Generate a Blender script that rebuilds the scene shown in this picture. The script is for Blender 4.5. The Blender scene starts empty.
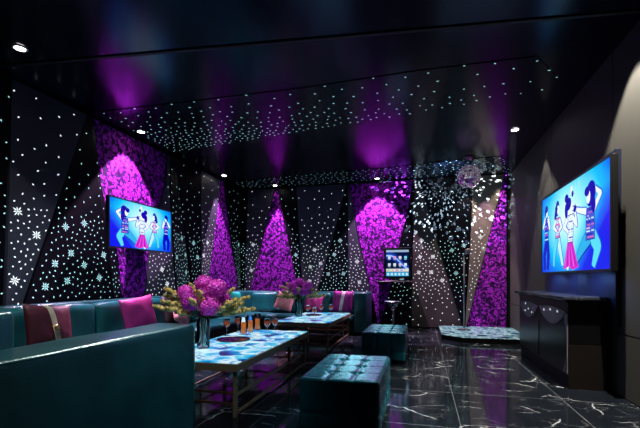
import bpy, bmesh, math, random
from mathutils import Vector, Matrix
R = random.Random(11)
scene = bpy.context.scene
C = scene.collection
PI = math.pi

# ------------------------------------------------------------------ camera
F, VPX, HZ, H = 400.0, 422.0, 279.0, 1.15
A = math.atan((VPX - 320) / F)
ca, sa = math.cos(A), math.sin(A)
XL, XR, YB, ZC = -4.62, 1.91, 9.63, 3.48
YF = -2.2

def ray(u, v):
    r, f, z = (u - 320) / F, 1.0, (HZ - v) / F
    return Vector((r * ca - f * sa, r * sa + f * ca, z))
def onX(u, v, x):
    d = ray(u, v); return Vector((0, 0, H)) + d * (x / d.x)
def onY(u, v, y):
    d = ray(u, v); return Vector((0, 0, H)) + d * (y / d.y)
def onZ(u, v, z):
    d = ray(u, v); return Vector((0, 0, H)) + d * ((z - H) / d.z)

cam = bpy.data.cameras.new('camera')
cam.sensor_width = 36; cam.lens = 36 * F / 640
cam.shift_y = (HZ - 214) / 640
cam.clip_start = 0.05
co = bpy.data.objects.new('camera', cam); C.objects.link(co)
co.location = (0, 0, H); co.rotation_euler = (PI / 2, 0, A)
scene.camera = co
scene.view_settings.view_transform = 'Standard'
scene.view_settings.look = 'None'
w = bpy.data.worlds.new('world'); scene.world = w; w.use_nodes = True
w.node_tree.nodes['Background'].inputs[0].default_value = (.01, .015, .03, 1)
w.node_tree.nodes['Background'].inputs[1].default_value = .3

# ------------------------------------------------------------------ materials
class NT:
    def __init__(s, name):
        s.m = bpy.data.materials.new(name); s.m.use_nodes = True
        s.t = s.m.node_tree; s.b = s.t.nodes['Principled BSDF']; s.out = s.t.nodes['Material Output']
    def n(s, typ, **kw):
        x = s.t.nodes.new(typ)
        for k, v in kw.items():
            if k.startswith('i_'):
                key = k[2:].replace('_', ' ')
                x.inputs[key].default_value = v
            else: setattr(x, k, v)
        return x
    def l(s, a, b): s.t.links.new(a, b)
    def ramp(s, fac, stops, interp='LINEAR'):
        r = s.n('ShaderNodeValToRGB'); e = r.color_ramp; e.interpolation = interp
        while len(e.elements) < len(stops): e.elements.new(.5)
        for el, (p, c) in zip(e.elements, stops): el.position = p; el.color = c if len(c) == 4 else (*c, 1)
        s.l(fac, r.inputs[0]); return r.outputs[0]
    def coord(s, scale=(1, 1, 1), kind='Object', loc=(0, 0, 0)):
        tc = s.n('ShaderNodeTexCoord'); mp = s.n('ShaderNodeMapping')
        mp.inputs['Scale'].default_value = scale; mp.inputs['Location'].default_value = loc
        s.l(tc.outputs[kind], mp.inputs[0]); return mp.outputs[0]
    def math(s, op, a, b=None, c=None):
        x = s.n('ShaderNodeMath', operation=op)
        for i, v in enumerate((a, b, c)):
            if v is None: continue
            if isinstance(v, (int, float)): x.inputs[i].default_value = v
            else: s.l(v, x.inputs[i])
        return x.outputs[0]
    def bump(s, h, strength=.3, dist=.01):
        b = s.n('ShaderNodeBump'); b.inputs['Strength'].default_value = strength; b.inputs['Distance'].default_value = dist
        s.l(h, b.inputs['Height']); s.l(b.outputs[0], s.b.inputs['Normal'])

def pbr(name, col, rough=.5, metal=0, spec=.5, emis=None, es=0, trans=0, ior=1.45, alpha=1, noise=0, nscale=80, coat=0):
    t = NT(name); b = t.b.inputs
    b['Base Color'].default_value = (*col, 1); b['Roughness'].default_value = rough; b['Metallic'].default_value = metal
    b['Specular IOR Level'].default_value = spec; b['IOR'].default_value = ior
    b['Transmission Weight'].default_value = trans; b['Alpha'].default_value = alpha
    b['Coat Weight'].default_value = coat
    if emis: b['Emission Color'].default_value = (*emis, 1); b['Emission Strength'].default_value = es
    if noise:
        nz = t.n('ShaderNodeTexNoise'); nz.inputs['Scale'].default_value = nscale; nz.inputs['Detail'].default_value = 3
        t.l(t.coord(), nz.inputs['Vector']); t.bump(nz.outputs['Fac'], noise, .01)
    return t.m

def leather(name, col, rough=.3, tint=None):
    t = NT(name)
    v = t.coord()
    nz = t.n('ShaderNodeTexNoise'); nz.inputs['Scale'].default_value = 4; nz.inputs['Detail'].default_value = 5
    t.l(v, nz.inputs['Vector'])
    c2 = tuple(c * 1.5 for c in col)
    t.l(t.ramp(nz.outputs['Fac'], [(.3, tuple(c * .75 for c in col)), (.75, c2)]), t.b.inputs['Base Color'])
    vo = t.n('ShaderNodeTexVoronoi'); vo.inputs['Scale'].default_value = 120; t.l(v, vo.inputs['Vector'])
    t.b.inputs['Roughness'].default_value = rough
    t.b.inputs['Specular IOR Level'].default_value = .6
    h = t.math('ADD', t.math('MULTIPLY', nz.outputs['Fac'], 1.5), t.math('MULTIPLY', vo.outputs['Distance'], .25))
    t.bump(h, .25, .012)
    return t.m

def mat_fluff(name, lo, hi):
    t = NT(name); v = t.coord((1, 1, 1))
    nz = t.n('ShaderNodeTexNoise'); nz.inputs['Scale'].default_value = 9; nz.inputs['Detail'].default_value = 4; t.l(v, nz.inputs['Vector'])
    mx = t.n('ShaderNodeMix', data_type='RGBA'); mx.inputs[0].default_value = .16
    t.l(v, mx.inputs[6]); t.l(nz.outputs['Color'], mx.inputs[7])
    vo = t.n('ShaderNodeTexVoronoi'); vo.inputs['Scale'].default_value = 19; vo.feature = 'SMOOTH_F1'; vo.inputs['Smoothness'].default_value = .25
    t.l(mx.outputs[2], vo.inputs['Vector'])
    n2 = t.n('ShaderNodeTexNoise'); n2.inputs['Scale'].default_value = 30; n2.inputs['Detail'].default_value = 6; n2.inputs['Distortion'].default_value = 1.6
    t.l(v, n2.inputs['Vector'])
    h = t.math('SUBTRACT', t.math('MULTIPLY', n2.outputs['Fac'], 1.1), t.math('MULTIPLY', vo.outputs['Distance'], .9))
    t.l(t.ramp(h, [(.03, (lo[0] * .14, lo[1] * .14, lo[2] * .18)), (.10, lo), (.30, hi)]), t.b.inputs['Base Color'])
    t.b.inputs['Roughness'].default_value = .8
    t.b.inputs['Specular IOR Level'].default_value = .15
    t.bump(h, .65, .03)
    return t.m

def mat_agate(name, es, pal=None):
    t = NT(name); v = t.coord((1, 1, 1))
    nz = t.n('ShaderNodeTexNoise'); nz.inputs['Scale'].default_value = 5; nz.inputs['Detail'].default_value = 3; t.l(v, nz.inputs['Vector'])
    mx = t.n('ShaderNodeMix', data_type='RGBA'); mx.inputs[0].default_value = .10
    t.l(v, mx.inputs[6]); t.l(nz.outputs['Color'], mx.inputs[7])
    vo = t.n('ShaderNodeTexVoronoi'); vo.inputs['Scale'].default_value = 6.5; t.l(mx.outputs[2], vo.inputs['Vector'])
    sep = t.n('ShaderNodeSeparateColor'); t.l(vo.outputs['Color'], sep.inputs[0])
    k = t.math('ADD', t.math('MULTIPLY', vo.outputs['Distance'], .55), t.math('MULTIPLY', sep.outputs[0], .8))
    k = t.math('ADD', k, t.math('MULTIPLY', t.math('SUBTRACT', nz.outputs['Fac'], .5), .7))
    c = t.ramp(k, pal or [(.15, (.0, .012, .08)), (.28, (.0, .06, .34)), (.40, (.0, .20, .60)), (.52, (.02, .42, .74)), (.66, (.12, .62, .85)), (.8, (.72, .93, 1)), (.92, (.04, .30, .62)), (1, (.65, .90, .97))])
    t.b.inputs['Base Color'].default_value = (.008, .03, .05, 1); t.l(c, t.b.inputs['Emission Color']); t.b.inputs['Emission Strength'].default_value = es
    t.b.inputs['Roughness'].default_value = .12; t.b.inputs['Specular IOR Level'].default_value = .25
    return t.m

def mat_marble(name, tiles=True, base=(.005, .007, .010)):
    t = NT(name); v = t.coord()
    nz = t.n('ShaderNodeTexNoise'); nz.inputs['Scale'].default_value = 1.7; nz.inputs['Detail'].default_value = 6; t.l(v, nz.inputs['Vector'])
    mx = t.n('ShaderNodeMix', data_type='RGBA'); mx.inputs[0].default_value = .32
    t.l(v, mx.inputs[6]); t.l(nz.outputs['Color'], mx.inputs[7])
    mp = t.n('ShaderNodeMapping'); mp.inputs['Scale'].default_value = (1.0, 2.3, 1); mp.inputs['Rotation'].default_value = (0, 0, .7)
    t.l(mx.outputs[2], mp.inputs[0])
    vo = t.n('ShaderNodeTexVoronoi'); vo.feature = 'DISTANCE_TO_EDGE'; vo.inputs['Scale'].default_value = 1.5; t.l(mp.outputs[0], vo.inputs['Vector'])
    n2 = t.n('ShaderNodeTexNoise'); n2.inputs['Scale'].default_value = 2.6; n2.inputs['Detail'].default_value = 2; t.l(v, n2.inputs['Vector'])
    gate = t.ramp(n2.outputs['Fac'], [(.47, (0, 0, 0)), (.60, (1, 1, 1))])
    vein = t.ramp(vo.outputs['Distance'], [(.0, (1, 1, 1)), (.011, (0, 0, 0))])
    vv = t.math('MULTIPLY', gate, vein)
    vo2 = t.n('ShaderNodeTexVoronoi'); vo2.feature = 'DISTANCE_TO_EDGE'; vo2.inputs['Scale'].default_value = 5; t.l(mp.outputs[0], vo2.inputs['Vector'])
    v2 = t.math('MULTIPLY', t.math('MULTIPLY', t.ramp(vo2.outputs['Distance'], [(0, (1, 1, 1)), (.03, (0, 0, 0))]), gate), .22)
    vv = t.math('MAXIMUM', vv, v2)
    if tiles:
        sx = t.n('ShaderNodeSeparateXYZ'); t.l(t.coord(loc=(-.295 + 40, -.25 + 40, 0)), sx.inputs[0])
        g = None
        for o in ('X', 'Y'):
            fr = t.math('FRACT', sx.outputs[o])
            d = t.math('MINIMUM', fr, t.math('SUBTRACT', 1.0, fr))
            lt = t.math('LESS_THAN', d, .004)
            g = lt if g is None else t.math('MAXIMUM', g, lt)
        vv = t.math('MAXIMUM', vv, t.math('MULTIPLY', g, .2))
    c = t.ramp(vv, [(0, base), (1, (.40, .44, .46))])
    t.l(c, t.b.inputs['Base Color'])
    t.b.inputs['Roughness'].default_value = .085
    t.b.inputs['Specular Tint'].default_value = (.5, .8, 1, 1)
    t.b.inputs['Specular IOR Level'].default_value = .25
    return t.m

def mat_ceiling():
    t = NT('gloss black ceiling'); v = t.coord()
    nz = t.n('ShaderNodeTexNoise'); nz.inputs['Scale'].default_value = .8; t.l(v, nz.inputs['Vector'])
    t.l(t.ramp(nz.outputs['Fac'], [(.3, (.0015, .002, .006)), (.7, (.003, .004, .012))]), t.b.inputs['Base Color'])
    t.b.inputs['Specular Tint'].default_value = (.28, .36, 1, 1); t.b.inputs['Roughness'].default_value = .2; t.b.inputs['Specular IOR Level'].default_value = .32
    return t.m

def mat_fabric(name, col, s=.25):
    t = NT(name); v = t.coord()
    wv = t.n('ShaderNodeTexNoise'); wv.inputs['Scale'].default_value = 160; t.l(v, wv.inputs['Vector'])
    n2 = t.n('ShaderNodeTexNoise'); n2.inputs['Scale'].default_value = 7; t.l(v, n2.inputs['Vector'])
    t.l(t.ramp(n2.outputs['Fac'], [(.3, tuple(c * .6 for c in col)), (.7, col)]), t.b.inputs['Base Color'])
    t.b.inputs['Roughness'].default_value = .55
    h = t.math('ADD', t.math('MULTIPLY', wv.outputs['Fac'], .15), n2.outputs['Fac'])
    t.bump(h, s, .03)
    return t.m

def mat_vcol(name, es):
    t = NT(name); a = t.n('ShaderNodeVertexColor'); a.layer_name = 'Col'
    t.l(a.outputs[0], t.b.inputs['Emission Color']); t.b.inputs['Emission Strength'].default_value = es
    t.b.inputs['Base Color'].default_value = (0, 0, 0, 1); t.b.inputs['Roughness'].default_value = .25
    return t.m

def mat_screen():
    # generated coordinates along the mesh: x left-right, z up
    t = NT('lit screen'); tc = t.n('ShaderNodeUVMap'); sx = t.n('ShaderNodeSeparateXYZ'); t.l(tc.outputs[0], sx.inputs[0])
    x, y = sx.outputs[0], sx.outputs[1]
    # bright glow in the middle, cyan above, deep blue in the lower outer corner
    dx = t.math('SUBTRACT', x, .50); dy = t.math('SUBTRACT', y, .62)
    d = t.math('SQRT', t.math('ADD', t.math('MULTIPLY', t.math('MULTIPLY', dx, dx), 1.4), t.math('MULTIPLY', dy, dy)))
    dark = t.math('MULTIPLY', t.math('MAXIMUM', t.math('SUBTRACT', .42, x), 0), t.math('MAXIMUM', t.math('SUBTRACT', .80, y), 0))
    k = t.math('ADD', d, t.math('MULTIPLY', dark, 2.6))
    n = t.n('ShaderNodeTexNoise'); n.inputs['Scale'].default_value = 4; t.l(tc.outputs[0], n.inputs['Vector'])
    k = t.math('ADD', k, t.math('MULTIPLY', t.math('SUBTRACT', n.outputs['Fac'], .5), .12))
    c = t.ramp(k, [(.1, (.78, 1, 1)), (.30, (.28, .90, 1)), (.50, (.0, .55, .98)), (.68, (.0, .16, .95)), (.88, (.0, .01, .85))])
    t.l(c, t.b.inputs['Emission Color']); t.b.inputs['Emission Strength'].default_value = 1.0
    t.b.inputs['Base Color'].default_value = (0, 0, 0, 1); t.b.inputs['Roughness'].default_value = .2
    return t.m

M = {}
M['teal'] = leather('teal leather', (.006, .066, .070), .28)
M['teal_c'] = leather('teal cushion leather', (.008, .105, .108), .30)
M['tufted'] = leather('dark teal tufted leather', (.004, .075, .098), .22)
M['bronze'] = pbr('dark bronze metal', (.20, .145, .085), .45, .25, noise=.08, nscale=140)
M['copper'] = pbr('copper metal', (.52, .26, .14), .3, .95, noise=.05, nscale=140)
M['agate'] = mat_agate('blue agate tabletop', .95)
M['agate_dim'] = mat_agate('dim mosaic top', .8, [(.2, (.004, .008, .012)), (.34, (.02, .05, .07)), (.46, (.10, .20, .24)), (.6, (.45, .68, .72)), (.75, (.02, .06, .09)), (.86, (.6, .8, .8)), (1, (.1, .2, .25))])
M['floor'] = mat_marble('black marble tiles')
M['marble'] = mat_marble('black marble slab', False, (.035, .042, .06))
M['ceil'] = mat_ceiling()
M['black'] = pbr('matte black', (.006, .006, .007), .5, noise=.05)
M['blackgloss'] = pbr('gloss black lacquer', (.004, .004, .005), .3, spec=.3, noise=.02, nscale=5)
M['greypanel'] = pbr('slate grey panel', (.044, .043, .066), .5, noise=.05, nscale=60)
M['brownpanel'] = pbr('taupe brown panel', (.055, .043, .042), .5, noise=.05, nscale=60)
M['beigepanel'] = pbr('beige panel', (.20, .165, .13), .5, noise=.05, nscale=60)
M['blackpanel'] = pbr('black perforated panel', (.003, .003, .006), .45, spec=.12, noise=.05, nscale=60)
M['rwall'] = pbr('grey brown wall cladding', (.056, .056, .050), .6, noise=.06, nscale=40)
M['bluewall'] = pbr('dark blue board', (.010, .014, .034), .4, noise=.05, nscale=40)
M['dwall'] = pbr('dark wall', (.008, .008, .012), .6, noise=.05)
M['dotw'] = pbr('white star light', (.8, .8, .8), .5, emis=(.88, .97, 1), es=1.15)
M['dotc'] = pbr('cyan star light', (.6, .8, .8), .5, emis=(.42, .90, .88), es=.85)
M['dotd'] = pbr('dim cyan star light', (.5, .8, .8), .5, emis=(.30, .78, .82), es=.42)
M['micgrey'] = pbr('grey painted metal', (.34, .32, .33), .5, .2, noise=.03)
M['insetgrey'] = pbr('light grey inset', (.24, .23, .25), .5, noise=.05, nscale=60)
M['purple'] = mat_fluff('purple plush moss', (.22, .006, .38), (.62, .03, .78))
M['steel'] = pbr('brushed steel', (.45, .46, .48), .25, 1, noise=.03, nscale=200)
M['bezel'] = pbr('grey screen bezel', (.03, .035, .04), .3, .4, noise=.02)
M['screen'] = mat_screen()
M['pic'] = mat_vcol('picture inks', 1.0); M['pic_dim'] = mat_vcol('terminal picture', .9)
M['lamp'] = pbr('lamp glow', (1, 1, 1), .5, emis=(1, .93, .82), es=30)
M['trimring'] = pbr('white lamp ring', (.5, .5, .5), .4, noise=.02)
M['burg'] = mat_fabric('burgundy velvet', (.12, .012, .026), .5)
M['magenta'] = mat_fabric('magenta satin', (.52, .022, .25), .3)
M['plum'] = mat_fabric('purple satin', (.42, .012, .30), .3)
M['turq'] = mat_fabric('turquoise satin', (.02, .62, .56), .3)
M['pinkp'] = mat_fabric('pale pink satin', (.75, .28, .32), .3)
M['darkp'] = mat_fabric('dark plum satin', (.03, .008, .016), .3)
M['cream'] = mat_fabric('cream ribbon', (.72, .62, .42), .15)
M['white'] = mat_fabric('white ribbon', (.9, .85, .88), .15)
M['gold'] = pbr('gold metal', (.8, .55, .2), .3, 1, noise=.03)
M['glass'] = pbr('clear glass', (1, 1, 1), .02, trans=1, ior=1.14)
M['glasst'] = pbr('smoky vase glass', (.55, .6, .6), .03, trans=1, ior=1.3)
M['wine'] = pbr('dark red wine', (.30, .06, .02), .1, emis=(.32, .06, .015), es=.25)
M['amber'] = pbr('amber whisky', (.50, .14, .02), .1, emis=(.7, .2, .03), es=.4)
M['tray'] = pbr('purple black lacquer tray', (.035, .008, .045), .15, noise=.02)
M['petal'] = pbr('magenta petals', (.85, .05, .62), .6, emis=(.62, .03, .5), es=.03, noise=.2, nscale=90)
M['petal3'] = pbr('light pink petals', (.95, .22, .80), .6, noise=.2, nscale=90)
M['petal4'] = pbr('deep violet petals', (.25, .01, .30), .6, noise=.2, nscale=90)
M['petal2'] = pbr('violet petals', (.60, .03, .62), .6, emis=(.4, .02, .5), es=.03, noise=.2, nscale=90)
M['sprig2'] = pbr('olive buds', (.22, .24, .07), .6, noise=.2, nscale=90)
M['sprig'] = pbr('golden green buds', (.68, .52, .18), .6, noise=.2, nscale=90)
M['leafd'] = pbr('dark green leaf', (.03, .07, .02), .5, noise=.2, nscale=60)
M['whiteleaf'] = pbr('pale pink petal', (.8, .45, .5), .5, noise=.1)
M['brown'] = pbr('dark brown wood', (.010, .007, .0055), .4, noise=.1, nscale=20)

# ------------------------------------------------------------------ mesh helpers
class MB:
    def __init__(s): s.v, s.f, s.m, s.c = [], [], [], []
    def poly(s, pts, m=0, col=None):
        b = len(s.v); s.v += [tuple(p) for p in pts]; s.f.append(tuple(range(b, b + len(pts)))); s.m.append(m); s.c.append(col)
    def face(s, idx, m=0): s.f.append(tuple(idx)); s.m.append(m); s.c.append(None)
    def box(s, x0, y0, z0, x1, y1, z1, m=0):
        b = len(s.v)
        s.v += [(x, y, z) for z in (z0, z1) for x, y in ((x0, y0), (x1, y0), (x1, y1), (x0, y1))]
        for q in ((3, 2, 1, 0), (4, 5, 6, 7), (0, 1, 5, 4), (1, 2, 6, 5), (2, 3, 7, 6), (3, 0, 4, 7)):
            s.face([b + i for i in q], m)
    def prism(s, pts, d, m=0, ms=None):          # pts: front polygon, d: extrusion vector
        b = len(s.v); n = len(pts); d = Vector(d)
        s.v += [tuple(p) for p in pts] + [tuple(Vector(p) + d) for p in pts]
        s.face(range(b, b + n), m); s.face(range(b + 2 * n - 1, b + n - 1, -1), m)
        for i in range(n):
            j = (i + 1) % n; s.face((b + j, b + i, b + n + i, b + n + j), m if ms is None else ms)
    def lathe(s, prof, n=24, o=(0, 0, 0), m=0, cap0=True, cap1=True):
        b = len(s.v); ox, oy, oz = o
        for r, z in prof:
            for k in range(n):
                a = 2 * PI * k / n; s.v.append((ox + r * math.cos(a), oy + r * math.sin(a), oz + z))
        for i in range(len(prof) - 1):
            for k in range(n):
                k2 = (k + 1) % n
                s.face((b + i * n + k, b + i * n + k2, b + (i + 1) * n + k2, b + (i + 1) * n + k), m)
        if cap0: s.face(range(b + n - 1, b - 1, -1), m)
        if cap1: e = b + (len(prof) - 1) * n; s.face(range(e, e + n), m)
    def tube(s, pts, r, n=8, m=0):
        pts = [Vector(p) for p in pts]; b = len(s.v); rs = r if isinstance(r, (list, tuple)) else [r] * len(pts)
        for i, p in enumerate(pts):
            d = (pts[min(i + 1, len(pts) - 1)] - pts[max(i - 1, 0)]).normalized()
            u = d.cross(Vector((0, 0, 1)));
            if u.length < 1e-3: u = Vector((1, 0, 0))
            u.normalize(); w_ = d.cross(u)
            for k in range(n):
                a = 2 * PI * k / n; s.v.append(tuple(p + (u * math.cos(a) + w_ * math.sin(a)) * rs[i]))
        for i in range(len(pts) - 1):
            for k in range(n):
                k2 = (k + 1) % n; s.face((b + i * n + k, b + i * n + k2, b + (i + 1) * n + k2, b + (i + 1) * n + k), m)
        s.face(range(b + n - 1, b - 1, -1), m); e = b + (len(pts) - 1) * n; s.face(range(e, e + n), m)
    def blob(s, c, r, m=0, seg=6, ring=4, sc=(1, 1, 1)):
        b = len(s.v); c = Vector(c)
        s.v.append(tuple(c + Vector((0, 0, -r * sc[2]))))
        for i in range(1, ring):
            t = -PI / 2 + PI * i / ring
            for k in range(seg):
                a = 2 * PI * (k + .5 * (i % 2)) / seg
                s.v.append((c.x + r * sc[0] * math.cos(t) * math.cos(a), c.y + r * sc[1] * math.cos(t) * math.sin(a), c.z + r * sc[2] * math.sin(t)))
        s.v.append(tuple(c + Vector((0, 0, r * sc[2])))); top = len(s.v) - 1
        for k in range(seg):
            k2 = (k + 1) % seg
            s.face((b, b + 1 + k2, b + 1 + k), m)
            for i in range(ring - 2):
                s.face((b + 1 + i * seg + k, b + 1 + i * seg + k2, b + 1 + (i + 1) * seg + k2, b + 1 + (i + 1) * seg + k), m)
            s.face((b + 1 + (ring - 2) * seg + k, b + 1 + (ring - 2) * seg + k2, top), m)
    def build(s, name, mats, parent=None, smooth=False, loc=(0, 0, 0), merge=0, bevel=0, bseg=3):
        me = bpy.data.meshes.new(name)
        loc = Vector(loc)
        me.from_pydata([tuple(Vector(v) - loc) for v in s.v], [], s.f)
        if not isinstance(mats, (list, tuple)): mats = [mats]
        for m in mats: me.materials.append(M[m] if isinstance(m, str) else m)
        me.polygons.foreach_set('material_index', s.m)
        if any(c is not None for c in s.c):
            at = me.color_attributes.new('Col', 'FLOAT_COLOR', 'CORNER')
            for p, c in zip(me.polygons, s.c):
                for li in p.loop_indices: at.data[li].color = (*(c or (1, 1, 1)), 1)
        if merge or bevel:
            bm = bmesh.new(); bm.from_mesh(me)
            bmesh.ops.remove_doubles(bm, verts=bm.verts, dist=merge or 1e-5)
            if bevel:
                bmesh.ops.bevel(bm, geom=[e for e in bm.edges if len(e.link_faces) == 2 and e.calc_face_angle(0) > .6], offset=bevel, segments=bseg, affect='EDGES', profile=.5)
            bm.to_mesh(me); bm.free()
        if smooth:
            me.polygons.foreach_set('use_smooth', [True] * len(me.polygons))
        me.update()
        o = bpy.data.objects.new(name, me); C.objects.link(o)
        if parent is None: o.location = loc
        else: o.parent = parent; o.location = loc
        return o

def tag(o, label=None, cat=None, group=None, kind=None):
    if label: o['label'] = label
    if cat: o['category'] = cat
    if group: o['group'] = group
    if kind: o['kind'] = kind
    return o
def empty(name, loc, label, cat, group=None, rz=0):
    o = bpy.data.objects.new(name, None); C.objects.link(o); o.location = loc; o.rotation_euler = (0, 0, rz)
    o.empty_display_size = .1
    return tag(o, label, cat, group)
def copy_tree(o, parent=None):
    c = o.copy(); C.objects.link(c); c.parent = parent
    for ch in list(o.children): copy_tree(ch, c)
    return c

def rbox(x0, y0, z0, x1, y1, z1, r, step=.06, disp=None):
    """rounded box on a grid, optional displacement disp(p,n)->distance along n"""
    c = Vector(((x0 + x1) / 2, (y0 + y1) / 2, (z0 + z1) / 2)); h = Vector(((x1 - x0) / 2, (y1 - y0) / 2, (z1 - z0) / 2))
    mb = MB()
    def cuts(L):
        k = max(1, int(round((2 * L - 2 * r) / step)))
        a = [-L, -L + r * .3, -L + r * .62] + [-L + r + (2 * L - 2 * r) * i / k for i in range(k + 1)] + [L - r * .62, L - r * .3, L]
        return a
    cs = [cuts(v) for v in h]
    def put(p):
        q = Vector([max(-(h[i] - r), min(h[i] - r, p[i])) for i in range(3)])
        n = (Vector(p) - q)
        if n.length < 1e-9: n = Vector((0, 0, 1))
        n.normalize(); P = q + n * r
        if disp: P = P + n * disp(P + c, n)
        return tuple(P + c)
    for ax in range(3):
        a, b = [i for i in range(3) if i != ax]
        for sg in (-1, 1):
            base = len(mb.v); na, nb = len(cs[a]), len(cs[b])
            for va in cs[a]:
                for vb in cs[b]:
                    p = [0, 0, 0]; p[ax] = sg * h[ax]; p[a] = va; p[b] = vb; mb.v.append(put(p))
            flip = (sg > 0) != (ax == 1)
            for i in range(na - 1):
                for j in range(nb - 1):
                    q = (base + i * nb + j, base + (i + 1) * nb + j, base + (i + 1) * nb + j + 1, base + i * nb + j + 1)
                    mb.face(q if flip else q[::-1])
    return mb

# ------------------------------------------------------------------ room shell
def struct(name, mb, mat, **k): return tag(mb.build(name, mat, **k), kind='structure')
m = MB(); m.box(XL - .2, YF - .2, -.1, XR + .2, YB + .2, 0); struct('floor', m, 'floor')
m = MB(); m.box(XL - .2, YF - .2, ZC, XR + .2, YB + .2, ZC + .1); struct('ceiling', m, 'ceil')
m = MB(); m.box(XL - .2, YF - .2, 0, XL, YB + .2, ZC); struct('wall_left', m, 'dwall')
m = MB(); m.box(XL, YB, 0, XR, YB + .2, ZC); struct('wall_back', m, 'dwall')
m = MB(); m.box(XL, YF - .2, 0, XR, YF, ZC); struct('wall_front', m, 'dwall')
m = MB(); m.box(XR, YF - .2, 0, XR + .2, YB + .2, ZC); wr = struct('wall_right', m, 'dwall')
# right wall cladding boards with groove lines
ys = [YF + .1, onX(700, 279, XR).y, onX(614.6, 279, XR).y, onX(553, 279, XR).y, onX(527, 279, XR).y, YB - .02]
zg = onX(616, 332, XR).z
for a, b in zip(ys[:-1], ys[1:]):
    for z0, z1 in ((.0, zg), (zg, ZC)):
        m = MB(); m.box(XR - .02, a + .006, z0 + .006, XR - .0005, b - .006, z1 - .006); m.build('cladding_panel', 'rwall', wr)
# ceiling seam line
p0, p1 = onZ(-60, 71.2, ZC), onZ(640, 10.4, ZC)
d = (p1 - p0).normalized(); nrm = Vector((-d.y, d.x, 0)) * .018
m = MB(); m.prism([p0 - nrm, p1 - nrm, p1 + nrm, p0 + nrm], (0, 0, -.012)); struct('trim_1', m, 'black')

# ------------------------------------------------------------------ star panels on walls
def inpoly(p, poly):
    x, y = p; r = False; n = len(poly)
    for i in range(n):
        x1, y1 = poly[i]; x2, y2 = poly[(i + 1) % n]
        if (y1 > y) != (y2 > y) and x < (x2 - x1) * (y - y1) / (y2 - y1) + x1: r = not r
    return r

def diamond(c, L, W, ang):
    ux, uy = math.cos(ang), math.sin(ang)
    return [(c[0] + ux * L, c[1] + uy * L), (c[0] - uy * W, c[1] + ux * W), (c[0] - ux * L, c[1] - uy * L), (c[0] + uy * W, c[1] - ux * W)]

def scatter(poly, spacing, dens, seed, tries=None):
    rr = random.Random(seed)
    xs = [p[0] for p in poly]; yv = [p[1] for p in poly]
    x0, x1, y0, y1 = min(xs), max(xs), min(yv), max(yv)
    out = []; grid = {}
    tries = tries or int((x1 - x0) * (y1 - y0) / spacing ** 2 * 14)
    for _ in range(tries):
        p = (rr.uniform(x0, x1), rr.uniform(y0, y1))
        if not inpoly(p, poly): continue
        dn = dens(p)
        if dn <= 0: continue
        sp = spacing / math.sqrt(dn)
        g = (int(p[0] / spacing), int(p[1] / spacing)); ok = True
        k = int(math.ceil(sp / spacing)) 
        for i in range(g[0] - k, g[0] + k + 1):
            for j in range(g[1] - k, g[1] + k + 1):
                for q in grid.get((i, j), ()):
                    if (q[0] - p[0]) ** 2 + (q[1] - p[1]) ** 2 < sp * sp: ok = False
        if ok: out.append(p); grid.setdefault(g, []).append(p)
    return out

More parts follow.
